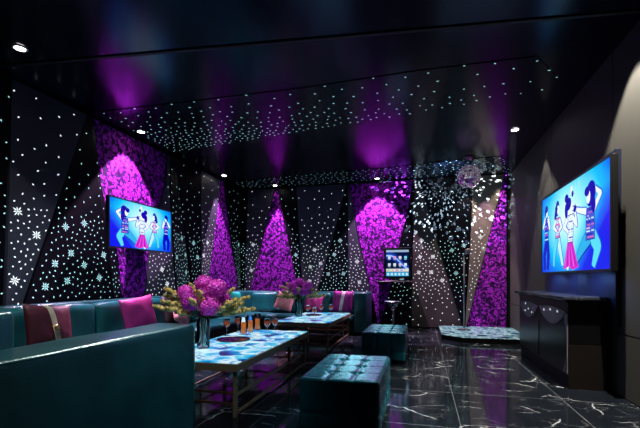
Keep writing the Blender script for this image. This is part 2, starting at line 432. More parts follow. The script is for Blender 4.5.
PN = [0]
def panel(plane, left, right, label, mat, dots=None, ext=None, flakes=0, cat='wall panel', group=None, name='star_light_panel', zlo=1.0, zhi=2.0, fl=(1.05, 2.1)):
    """left/right: [(u,v,offset)] top to bottom; plane 'L' (x=XL) or 'B' (y=YB). ext: extend both edges down to this z."""
    PN[0] += 1
    def P(q):
        u, v, o = q
        if plane == 'L': w_ = onX(u, v, XL + o); return Vector((w_.y, min(w_.z, ZC - .01), o))
        w_ = onY(u, v, YB - o); return Vector((w_.x, min(w_.z, ZC - .01), o))
    Lp, Rp = [P(q) for q in left], [P(q) for q in right]
    if ext is not None:
        for E in (Lp, Rp):
            a, b = E[-2], E[-1]
            t = (ext - b.y) / (b.y - a.y)
            e = b + (b - a) * t; e.z = b.z; E.append(e)
        if Lp[-1].x > Rp[-1].x:     # edges cross: close at the crossing
            a, b, c_, d_ = Lp[-2], Lp[-1], Rp[-2], Rp[-1]
            den = (b.x - a.x) - (d_.x - c_.x) * (b.y - a.y) / (d_.y - c_.y)
            for k in range(1, 200):
                t = k / 200
                pa, pc = a.lerp(b, t), c_.lerp(d_, t)
                if pa.x >= pc.x: break
            mid = (pa + pc) / 2
            Lp[-1] = mid; Rp.pop()
    poly = Lp + Rp[::-1]
    cl = []
    for p in poly:
        if not cl or (p.xy - cl[-1].xy).length > 1e-4: cl.append(p)
    if (cl[0].xy - cl[-1].xy).length < 1e-4: cl.pop()
    poly = cl
    cen = sum((p.xy for p in poly), Vector((0, 0))) / len(poly)
    ins = []
    for p in poly:
        dd = cen - p.xy; k = min(.012 / max(dd.length, .01), .2) * .5
        q = p.xy + dd * k; ins.append(Vector((q.x, q.y, p.z)))
    poly = ins
    # offset interpolation: least-squares plane through vertices
    import numpy as np
    Am = np.array([[p.x, p.y, 1] for p in poly]); bv = np.array([p.z for p in poly])
    sol = np.linalg.lstsq(Am, bv, rcond=None)[0]
    off = lambda x, y: max(.02, float(sol[0] * x + sol[1] * y + sol[2]))
    def W(x, y, e=0.0):
        o = off(x, y) + e
        return (XL + o, x, y) if plane == 'L' else (x, YB - o, y)
    def back(x, y): return (XL + .001, x, y) if plane == 'L' else (x, YB - .001, y)
    mb = MB(); n = len(poly)
    fr = [W(p.x, p.y) for p in poly]; bk = [back(p.x, p.y) for p in poly]
    mb.v += fr + bk
    from mathutils.geometry import tessellate_polygon
    area = sum(poly[i].x * poly[(i + 1) % n].y - poly[(i + 1) % n].x * poly[i].y for i in range(n))
    for t3 in tessellate_polygon([[Vector((p.x, p.y, 0)) for p in poly]]):
        a3, b3, c3 = (poly[i] for i in t3)
        cr = (b3.x - a3.x) * (c3.y - a3.y) - (b3.y - a3.y) * (c3.x - a3.x)
        t3 = list(t3) if (cr > 0) == (area > 0) else list(t3)[::-1]
        mb.face(t3); mb.face([n + i for i in t3[::-1]])
    for i in range(n):
        j = (i + 1) % n; mb.face((j, i, n + i, n + j))
    if dots:
        sp, L, Wd, dm = dots
        pl = [(p.x, p.y) for p in poly]
        edge = .035
        def dn(p):
            z = p[1]
            if z > zhi: return max(.10, .42 - .35 * (z - zhi))
            if z < zlo: return max(.16, 1 - 1.6 * (zlo - z))
            return 1.0
        rr = random.Random(PN[0] * 7 + 3)
        fc = []
        if flakes:
            cand = [p for p in scatter(pl, .26, lambda p: 1 if fl[0] < p[1] < fl[1] else 0, PN[0] * 13 + 1) if all(inpoly((p[0] + ex, p[1] + ey), pl) for ex in (-.07, .07) for ey in (-.07, .07))]
            rr.shuffle(cand); fc = cand[:flakes]
            for c in fc:
                a0 = rr.uniform(0, 1)
                for k in range(8):
                    a = a0 + k * PI / 4; Rk = .066 if k % 2 == 0 else .052
                    q = (c[0] + math.cos(a) * Rk * .56, c[1] + math.sin(a) * Rk * .56)
                    mb.poly([W(x, y, .004) for x, y in diamond(q, Rk * .44, .0075 if plane == 'L' else .0055, a)], 1)
                mb.poly([W(x, y, .0045) for x, y in diamond(c, .009, .009, a0)], 1)
        for p in scatter(pl, sp, dn, PN[0] * 31 + 5):
            if any((p[0] - c[0]) ** 2 + (p[1] - c[1]) ** 2 < .085 ** 2 for c in fc): continue
            if not all(inpoly((p[0] + ex, p[1] + ey), pl) for ex in (-.016, .016) for ey in (-.016, .016)): continue
            mb.poly([W(x, y, .004) for x, y in diamond(p, L * rr.uniform(.8, 1.15), Wd, rr.choice((.5, .9, 1.57, 2.2, 2.6)) + rr.uniform(-.2, .2))], 1)
        o = mb.build(name, [mat, dm])
    else:
        o = mb.build(name, mat)
    return tag(o, label, cat, group)

DW = (.068, .0150, .0095, 'dotw'); DC = (.068, .0155, .0095, 'dotc')
DWb = (.068, .0140, .0105, 'dotw'); DCb = (.068, .0140, .010, 'dotc')
# --- left wall, near to far
panel('L', [(-70, 24, .06), (-70, 300, .06)], [(11.5, 66, .04), (7.5, 184, .04), (3, 303, .04)],
      'black star-light panel at the near end of the sofa wall', 'blackpanel', DC, ext=.62)
panel('L', [(13, 66.5, .04), (9, 184, .04), (4, 303, .04)], [(86.5, 114.5, .12), (64, 184, .12), (25, 302, .12)],
      'tall slate grey star panel tapering downwards, above the burgundy pillow', 'greypanel', DW, ext=.62, flakes=8)
panel('L', [(87.5, 114.5, .12), (64.5, 184, .12), (25.5, 302, .12)], [(90.5, 116.5, .10), (98, 184, .10), (108, 250, .10), (113, 297, .10)],
      'wide black triangular star panel with cyan snowflakes beside the plush panel holding the TV', 'blackpanel', DC, ext=.62, flakes=9)
panel('L', [(91, 117, .10), (98.5, 184, .10), (108.5, 250, .10), (113.5, 297, .10)], [(92.5, 117.5, .06), (100, 184, .06), (116, 250, .06), (122, 297, .06)],
      'narrow black star strip along the edge of the plush panel behind the TV', 'blackpanel', (.06, .016, .010, 'dotc'), ext=.62)
panel('L', [(93, 118, .06), (100.5, 184, .06), (116.5, 250, .06), (122.5, 297, .06)], [(166, 154, .06), (164, 184, .06), (149, 250, .06), (144, 296, .06)],
      'purple plush wall panel behind the wall TV above the sofa', 'purple', ext=.62, name='plush_panel')
panel('L', [(166.5, 154.3, .06), (164.5, 184, .06), (149.5, 250, .06), (144.5, 296, .06)], [(170.6, 158, .10), (171.6, 190, .14), (173.5, 250, .14), (176, 295, .14)],
      'dark grey star panel widening downwards beside the TV screen', 'greypanel', DW, ext=.62, flakes=3)
panel('L', [(171.2, 158, .10), (172.1, 190, .14), (174, 250, .14), (176.5, 295, .14)], [(173.5, 159.3, .04), (178, 190, .04), (187, 250, .04), (192, 295, .04)],
      'black panel of dense slanting cyan stars next to the dark grey panel by the TV', 'blackpanel', (.062, .020, .009, 'dotc'), ext=.02, flakes=4)
panel('L', [(174.1, 159.5, .04), (178.5, 190, .04), (187.5, 250, .04), (192.5, 295, .04)], [(201, 171, .10), (201, 220, .10), (201, 290, .10)],
      'black star panel between the slanting cyan panel and the plain grey strip near the corner', 'blackpanel', DCb, ext=.62, flakes=4)
panel('L', [(201.5, 170.5, .10), (201.5, 220, .10), (201.5, 290, .10)], [(220.5, 179, .10), (216.5, 220, .10), (208, 285, .10)],
      'grey star strip narrowing to the floor next to the corner purple cone', 'greypanel', DWb, ext=.62, flakes=2)
panel('L', [(221, 179.5, .10), (217, 220, .10), (208.5, 285, .10)], [(223.5, 181, .10), (228, 220, .10), (237.5, 285, .10)],
      'narrower purple plush cone standing in the corner', 'purple', ext=.62, name='plush_panel')
panel('L', [(224.3, 182, .10), (228.6, 220, .10), (236.8, 276, .10)], [(239, 189.5, .06), (239.5, 220, .06), (239.8, 276, .06)],
      'black star panel filling the corner beside the narrower purple cone', 'blackpanel', DC, ext=.62, flakes=1)
# --- back wall
panel('B', [(241, 190.5, .06), (241, 230, .06), (241, 284, .06)], [(247.5, 190, .10), (246, 230, .10), (244, 284, .10)],
      'slim black star strip at the start of the far wall', 'blackpanel', DC, ext=.62)
panel('B', [(248, 190, .10), (246.5, 230, .10), (244.5, 284, .10)], [(274.5, 188.5, .08), (266, 225, .08), (251.5, 284, .08)],
      'grey star panel between the two purple cones on the far wall', 'greypanel', DWb, ext=.62, flakes=3)
panel('B', [(275.2, 188.5, .08), (266.7, 225, .08), (252, 284, .08)], [(277.5, 188.4, .08), (284.5, 225, .08), (296.5, 284, .08)],
      'broader purple plush cone on the far wall', 'purple', ext=.62, name='plush_panel')
panel('B', [(278.2, 188.3, .08), (285.2, 225, .08), (297, 284, .08)], [(296, 186.5, .10), (298.5, 234, .10), (302, 286, .10)],
      'black star wedge just past the broader purple cone', 'blackpanel', DC, ext=.62, flakes=3)
panel('B', [(296.5, 186.5, .10), (299, 234, .10), (302.5, 286, .10)], [(346, 184, .06), (333.5, 234, .06), (318, 287, .06)],
      'wide grey star panel tapering downwards above the smaller bouquet', 'greypanel', DWb, ext=.62, flakes=8)
panel('B', [(346.4, 185, .06), (334, 234, .06), (318.5, 287, .06)], [(347.4, 185, .06), (347.6, 234, .06), (348, 290, .06)],
      'black triangular star panel pointing up at the ceiling above the striped pillow', 'blackpanel', DC, ext=.02, flakes=6)
panel('B', [(348, 185, .06), (348.2, 234, .06), (348.5, 290, .06)], [(349, 185, .08), (357.3, 234, .08), (370.5, 292, .08)],
      'grey star wedge along the slanting edge of the big plush panel by the song terminal', 'greypanel', DWb, ext=.62, flakes=5)
panel('B', [(349.6, 184.5, .08), (357.9, 234, .08), (370.5, 290, .08), (378, 323, .08)], [(413, 179.6, .08), (407, 214, .08), (398, 250, .08), (389.5, 290, .08), (380.5, 323, .08)],
      'large downward-pointing purple plush panel behind the song terminal', 'purple', name='plush_panel')
panel('B', [(413.6, 179.6, .08), (407.6, 214, .08), (398.6, 250, .08), (390, 290, .08), (381, 323, .08)], [(414.2, 179.6, .06), (412.4, 220, .06), (411.6, 284, .06), (411, 327, .06)],
      'black star panel beside the song terminal', 'blackpanel', DC, flakes=2)
panel('B', [(414.8, 179.5, .06), (413, 220, .06), (412, 284, .06), (411.6, 327, .06)], [(419, 179, .04), (430.5, 220, .04), (449.6, 284, .04), (463, 328, .04)],
      'taupe brown triangular star panel reaching the floor behind the far ottoman', 'brownpanel', DWb, flakes=8)
panel('B', [(419.6, 179, .04), (431.1, 220, .04), (450.2, 284, .04), (463.6, 328, .04)], [(472.6, 176, .08), (471, 220, .08), (467.5, 284, .08), (464.6, 328, .08)],
      'black triangular star panel behind the microphone stand', 'blackpanel', DC, flakes=7)
panel('B', [(473.2, 176, .08), (471.6, 220, .08), (468.1, 284, .08), (465.2, 328, .08)], [(504.3, 174, .05), (493, 220, .05), (477, 284, .05), (466, 328, .05)],
      'beige triangular star panel below the disco ball', 'beigepanel', DWb, flakes=3)
panel('B', [(504.8, 174.5, .05), (493.6, 220, .05), (477.6, 284, .05), (466.6, 328, .05)], [(506.5, 175, .05), (506.5, 220, .05), (506.5, 284, .05), (506.5, 329, .05)],
      'triangular purple plush panel in the corner by the low stage', 'purple', name='plush_panel')

# --- star fields on the ceiling
def ceil_panel(pix, label, sp, dens, seed, mat='dotc', L=.0165):
    pts = [onZ(u, v, ZC) for u, v in pix]
    pl = [(max(XL + .25, min(XR - .05, p.x)), min(p.y, YB - .2)) for p in pts]
    mb = MB(); mb.prism([(x, y, ZC - .008) for x, y in pl], (0, 0, .007))
    mb.f[0] = tuple(reversed(mb.f[0]))
    rr = random.Random(seed)
    for p in scatter(pl, sp, dens, seed):
        mb.poly([(x, y, ZC - .011) for x, y in diamond(p, L * rr.uniform(.7, 1.2), L * .55, rr.uniform(-.5, .5) + A)][::-1], 1)
    o = mb.build('ceiling_star_panel', ['ceil', mat]); return tag(o, label, 'ceiling panel')
def band_d(p):
    # denser towards the far edge of the band
    u = p[1] - .13 * p[0]
    t = max(0, min(1, (u - 4.7) / 1.6)); return .14 + .95 * t ** 2.2
ceil_panel([(89, 113), (300, 88), (420, 70), (537, 56), (557, 76), (554, 89), (380, 118), (200, 147), (168, 152)],
           'broad band of tiny star lights crossing the middle of the glossy ceiling', .085, band_d, 5)
ceil_panel([(232, 182), (260, 179.5), (300, 174.5), (380, 168.5), (440, 161.5), (502, 156), (510, 170), (410, 181.5), (300, 187.5), (242, 190)],
           'narrow strip of star lights on the ceiling edge above the far wall', .12, lambda p: 1, 6, 'dotd', .02)

# ------------------------------------------------------------------ downlights
def downlight(u, v, label, to=None, size=64, W=60, col=(1, .86, .95), blend=.2, rad=.02, pos=None, lin=True):
    p = pos or onZ(u, v, ZC)
    t = empty('ceiling_downlight', (p.x, p.y, ZC - .012), label, 'ceiling light', 'recessed ceiling downlights')
    m = MB(); m.lathe([(.066, .011), (.066, -.006), (.05, -.008), (.046, .002)], 24, cap0=False, cap1=False); m.build('trim_ring', 'trimring', t, smooth=False)
    m = MB(); m.lathe([(.0455, -.002), (.0455, .003)], 24); m.build('lens', 'lamp', t)
    spot((p.x, p.y, ZC - .035), to or (p.x, p.y, 0), size, W, col, blend, rad, lin)
    return t
def spot(loc, to, size, W, col, blend=.2, rad=.02, lin=False):
    l = bpy.data.lights.new('spot', 'SPOT'); l.energy = W; l.color = col; l.spot_size = math.radians(size); l.spot_blend = blend; l.shadow_soft_size = rad
    if lin:
        l.use_nodes = True; nt = l.node_tree; e = nt.nodes['Emission']; f = nt.nodes.new('ShaderNodeLightFalloff'); f.inputs[0].default_value = 1
        nt.links.new(f.outputs['Linear'], e.inputs['Strength'])
    o = bpy.data.objects.new('spot', l); C.objects.link(o); o.location = loc
    o.rotation_euler = (Vector(to) - Vector(loc)).to_track_quat('-Z', 'Y').to_euler(); return o

MG = (1.0, .62, 1.0)
# wall washers: lamp fixtures at the pixels, spots falling beside the wall
p = onZ(20, 47, ZC); downlight(0, 0, 'ceiling downlight at the near end of the sofa wall', pos=p, size=80, W=14, col=(1, .95, .9))
p = onZ(141, 131, ZC); downlight(0, 0, 'ceiling downlight above the wall TV over the sofa', pos=p, to=(p.x - .10, p.y - .1, 0), size=78, W=420, col=MG)
p = onZ(224, 175, ZC); downlight(0, 0, 'ceiling downlight above the narrower corner cone', pos=p, to=(p.x - .10, p.y + .3, 0), size=46, W=330, col=MG)
p = onZ(275, 185, ZC); downlight(0, 0, 'ceiling downlight above the broader purple cone', pos=p, to=(p.x, p.y + .1, 0), size=40, W=330, col=MG)
p = onZ(377, 178, ZC); downlight(0, 0, 'ceiling downlight above the plush panel of the song terminal', pos=p, to=(p.x, p.y + .1, 0), size=76, W=360, col=MG)
p = onZ(515, 129, ZC); downlight(0, 0, 'ceiling downlight close to the big TV wall', pos=p, to=(p.x + .25, p.y, 0), size=62, W=70, col=(1, .9, .78))
spot((.95, YB - .32, ZC - .05), (.95, YB - .15, 0), 58, 120, (1, .85, .7), .3, .02, True)
spot((1.38, YB - .33, ZC - .05), (1.42, YB - .10, 0), 46, 110, MG, .3, .02, True)
q = onX(513, 177, XR); spot((XR - .25, q.y, ZC - .05), (XR - .12, q.y, 0), 56, 80, (1, .88, .75), .3, .02, True)
q = onX(547, 146, XR); spot((XR - .25, q.y, ZC - .05), (XR - .12, q.y, 0), 56, 95, (1, .9, .78), .3, .02, True)
q = onX(640, 45, XR); spot((XR - .3, q.y, ZC - .05), (XR - .16, q.y, 0), 76, 420, (1, .9, .78), .3, .02, True)

# ------------------------------------------------------------------ sofa
ZS, ZB = .36, .85
def sofa():
    t = empty('corner_sofa', (-4.0, 5.0, 0), 'long teal leather sofa running round three sides of the tables', 'sofa')
    o = Vector((-4.0, 5.0, 0))
    def part(name, mb, mat, smooth=True, **k):
        mb.v = [tuple(Vector(v) - o) for v in mb.v]; return mb.build(name, mat, t, smooth=smooth, **k)
    # bases
    m = MB(); m.box(-4.35, .98, .02, -3.42, 8.95, .26); part('base', m, 'black', False)
    m = MB(); m.box(-3.40, 8.32, .02, -1.40, 8.95, .26); part('base', m, 'black', False)
    m = MB(); m.box(-3.40, 1.02, .02, -1.78, 2.20, .26); part('base', m, 'black', False)
    # backrests
    part('backrest', rbox(-4.42, .9, .02, -4.22, 9.22, .86, .035, .3), 'teal')
    part('backrest', rbox(-4.215, 9.02, .02, -1.385, 9.22, .86, .035, .3), 'teal')
    part('backrest', rbox(-4.20, .93, .02, -1.80, 1.435, 1.005, .03, .3), 'teal')
    # arms
    part('armrest', rbox(-1.76, .90, .02, -1.47, 2.385, .85, .022, .05, lambda p, n: .002 * math.sin(p.y * 9 + p.z * 6)), 'teal')
    m = MB(); m.tube([(-1.474, .93, .838), (-1.474, 2.36, .838)], .0055, 8); part('piping', m, 'teal_c')
    m = MB(); m.tube([(-1.474, 2.379, .05), (-1.474, 2.379, .83)], .0055, 8); part('piping', m, 'teal_c')
    part('armrest', rbox(-1.38, 8.28, .02, -1.12, 9.22, .86, .03, .2), 'teal')
    # seats
    y = 2.25
    for k in range(8):
        part('seat_cushion', rbox(-4.19, y + .004, .27, -3.40, y + .83, ZS, .04, .1, lambda p, n: .012 * n.z * math.sin(min(1, max(0, (p.x + 4.19) / .8)) * PI)), 'teal'); y += .836
    part('seat_cushion', rbox(-4.19, 1.445, .27, -3.40, 2.24, ZS, .04, .2), 'teal')
    part('seat_cushion', rbox(-3.39, 1.445, .27, -2.60, 2.24, ZS, .04, .2), 'teal')
    part('seat_cushion', rbox(-2.59, 1.445, .27, -1.79, 2.24, ZS, .04, .2), 'teal')
    x = -3.39
    for k in range(2):
        part('seat_cushion', rbox(x + .004, 8.26, .27, x + .996, 8.80, ZS, .04, .1), 'teal'); x += 1.0
    # back cushions along the sofa wall and along the far wall
    def puff(a, b):
        return lambda p, n: .035 * max(0, math.sin(PI * max(0, min(1, (p.y - a) / (b - a))))) * (1 if n.x > .5 else .35) + .004 * math.sin(p.y * 31 + p.z * 17)
    yb = [2.1, 2.82, 3.54, 4.26, 4.98, 5.72, 6.44, 7.16, 7.88, 8.6]
    for a, b in zip(yb[:-1], yb[1:]):
        part('back_cushion', rbox(-4.215, a + .006, ZS + .02, -4.03, b - .006, .835, .07, .06, puff(a, b)), 'teal_c')
    xb = [-3.95, -3.3, -2.65, -2.0, -1.39]
    for a, b in zip(xb[:-1], xb[1:]):
        part('back_cushion', rbox(a + .006, 8.83, ZS + .02, b - .006, 9.015, .835, .07, .08), 'teal_c')
sofa()

def pillow_mb(w_=.46, h=.46, t=.13, n=14, sag=.05):
    mb = MB()
    def P(i, j, sg):
        a, b = -1 + 2 * i / n, -1 + 2 * j / n
        th = t * (max(0, 1 - a ** 4) * max(0, 1 - b ** 4)) ** .55
        kx = 1 - sag * (1 - b * b); kz = 1 - sag * (1 - a * a)
        x, z = a * w_ / 2 * kx * 1.02, b * h / 2 * kz * 1.02
        wr = .006 * math.sin(7 * a + 3 * b) * (1 - a * a) * (1 - b * b)
        return (x, sg * (th / 2 + wr), z)
    idx = {}
    for sg in (-1, 1):
        for i in range(n + 1):
            for j in range(n + 1):
                if sg == 1 and (i in (0, n) or j in (0, n)): idx[sg, i, j] = idx[-1, i, j]; continue
                idx[sg, i, j] = len(mb.v); mb.v.append(P(i, j, sg))
    for sg in (-1, 1):
        for i in range(n):
            for j in range(n):
                q = (idx[sg, i, j], idx[sg, i + 1, j], idx[sg, i + 1, j + 1], idx[sg, i, j + 1])
                mb.face(q if sg < 0 else q[::-1])
    return mb
def pillow(label, mat, loc, rz, tilt=-.25, roll=0, w_=.46, h=.46, ribbon=None, slant=0, brooch=False, group=None):
    """pillow front faces -Y before rotation"""
    t = empty('throw_pillow', loc, label, 'pillow', group)
    t.rotation_euler = Matrix.Rotation(rz, 3, 'Z').to_4x4().to_3x3().to_euler()
    Mx = Matrix.Rotation(rz, 4, 'Z') @ Matrix.Rotation(tilt, 4, 'X') @ Matrix.Rotation(roll, 4, 'Y')
    t.rotation_euler = Mx.to_euler()
    pillow_mb(w_, h).build('cushion', mat, t, smooth=True)
    if ribbon:
        mb = MB(); n = 12; hw = .035
        for k in range(n + 1):
            b = -1 + 2 * k / n
            x0 = slant * b * .5
            th = .13 * (max(0, 1 - b ** 4)) ** .55
            for s_ in (-1, 1):
                aa = (x0 + s_ * hw) / (w_ / 2)
                th2 = th * max(0, 1 - aa ** 4) ** .55
                mb.v.append((x0 + s_ * hw, -th2 / 2 - .008, b * h / 2 * .97))
        for k in range(n): mb.face((2 * k, 2 * k + 1, 2 * k + 3, 2 * k + 2))
        rb = mb.build('ribbon', ribbon, t, smooth=True)
        if brooch:
            m = MB(); m.lathe([(.0, -.004), (.03, -.002), (.034, .004), (.026, .012), (.012, .016)], 14)
            m.v = [(v[0], -.085 - v[2], v[1] - .02) for v in m.v]; m.build('brooch', 'gold', t, smooth=True)
    return t
WL = PI / 2     # facing +X (front -Y rotated by +90deg -> +X)
def at_left(u, x=-3.86): return onX(u, 300, x).y
pillow('burgundy velvet pillow with a cream ribbon and gold brooch', 'burg', (-3.74, at_left(45, -3.8), .65), WL + .10, -.20, .10, .58, .47, 'cream', -.08, True)
pillow('plain magenta satin pillow leaning on the sofa back below the TV', 'magenta', (-3.76, at_left(137, -3.8), .665), WL - .1, -.2, -.10, .58, .48)
pillow('dark plum pillow behind the larger bouquet', 'darkp', (-3.76, at_left(172, -3.78), .645), WL, -.25, .1, .48, .44)
pillow('pale pink pillow peeping out beneath the larger bouquet', 'pinkp', (-3.60, at_left(184, -3.55), .60), WL + .1, -.35, .5, .34, .30)
pillow('turquoise satin pillow on the sofa behind the larger bouquet', 'turq', (-3.76, at_left(238, -3.72), .66), WL, -.24, .05, .50, .46)
pillow('pale pink pillow beside the vase of the smaller bouquet', 'pinkp', (-3.02, 8.60, .64), .0, -.25, .25, .42, .40)
pillow('rose pink pillow on the far sofa behind the table glasses', 'magenta', (-2.35, 8.62, .605), .0, -.25, .1, .40, .36)
pillow('purple satin pillow with a white vertical ribbon', 'plum', (-1.68, 8.60, .66), -.06, -.22, .03, .44, .46, 'white', .05)

# ------------------------------------------------------------------ tables
def table(x0, y0, x1, y1, label):
    t = empty('coffee_table', ((x0 + x1) / 2, (y0 + y1) / 2, 0), label, 'table')
    o = Vector(((x0 + x1) / 2, (y0 + y1) / 2, 0)); hx, hy = (x1 - x0) / 2, (y1 - y0) / 2
    m = MB(); m.box(-hx, -hy, .385, hx, hy, .449); m.build('table_edge', 'bronze', t, bevel=.004, bseg=2)
    m = MB(); m.box(-hx + .018, -hy + .018, .4505, hx - .018, hy - .018, .456); m.build('tabletop', 'agate', t)
    lg = [(sx * (hx - .045), yy) for yy in (-hy + .05, hy * .36, hy - .06) for sx in (-1, 1)]
    for x, y in lg:
        m = MB(); m.box(x - .016, y - .016, 0, x + .016, y + .016, .384); m.build('leg', 'bronze', t, bevel=.003, bseg=1)
    for sx in (-1, 1):
        for z in (.02, .17):
            m = MB(); m.box(sx * (hx - .045) - .011, -hy + .067, z, sx * (hx - .045) + .011, hy - .077, z + .022); m.build('side_rail', 'bronze', t)
    for yy in (-hy + .05, hy - .06):
        for z in (.10, .19):
            m = MB(); m.box(-hx + .062, yy - .010, z, hx - .062, yy + .010, z + .018); m.build('cross_rail', 'copper', t)
    return t
table(-2.38, 3.0, -1.46, 5.12, 'nearer low bronze table with a glowing blue agate top and the larger bouquet')
table(-2.36, 6.15, -1.41, 8.08, 'farther low bronze table with a glowing blue agate top and the smaller bouquet')
ZT = .457

# ------------------------------------------------------------------ ottomans
def ottoman(x0, y0, x1, y1, h, label, first=None):
    cx, cy = (x0 + x1) / 2, (y0 + y1) / 2
    if first:
        c = copy_tree(first); c.location = (cx, cy, 0); c['label'] = label; return c
    t = empty('tufted_ottoman', (cx, cy, 0), label, 'ottoman')
    hx, hy = (x1 - x0) / 2, (y1 - y0) / 2
    sx = [-hx / 3, hx / 3]; sy = [-hy / 2, 0, hy / 2]; sz = [.16, .02]
    def disp(p, n):
        dpx = min(abs(p.x - s) for s in sx); dpy = min(abs(p.y - s) for s in sy); dpz = min(abs(p.z - s) for s in sz)
        if n.z > .5: a, b = dpx, dpy
        elif abs(n.y) > .5: a, b = dpx, dpz
        else: a, b = dpy, dpz
        kb = .35 if n.z > .5 else 1
        se = max(math.exp(-(a / .014) ** 2), kb * math.exp(-(b / .014) ** 2))
        bt = math.exp(-(math.hypot(a, b) / .030) ** 2)
        return -.009 * se - .022 * bt
    rbox(-hx, -hy, .03, hx, hy, h, .03, .0125, disp).build('cushion', 'tufted', t, smooth=True)
    for x in sx:
        for y in sy:
            m = MB(); m.blob((x, y, h - .022), .013, 0, 10, 6, (1, 1, .55)); m.build('button', 'tufted', t, smooth=True)
        for y, s_ in ((-hy, 1), (hy, -1)):
            m = MB(); m.blob((x, y + s_ * .022, .16), .013, 0, 10, 6, (1, .55, 1)); m.build('button', 'tufted', t, smooth=True)
    for y in sy:
        for x, s_ in ((-hx, 1), (hx, -1)):
            m = MB(); m.blob((x + s_ * .022, y, .16), .013, 0, 10, 6, (.55, 1, 1)); m.build('button', 'tufted', t, smooth=True)
    for x in (-hx + .06, hx - .06):
        for y in (-hy + .06, hy - .06):
            m = MB(); m.lathe([(.02, 0), (.024, .04)], 12, (x, y, 0)); m.build('foot', 'black', t)
    return t
ot = ottoman(-.89, 2.84, -.29, 3.84, .42, 'teal tufted leather ottoman nearest the camera, beside the nearer table')
ottoman(-.815, 5.5, -.215, 6.5, .42, 'teal tufted leather ottoman farther off, in front of the song terminal', ot)

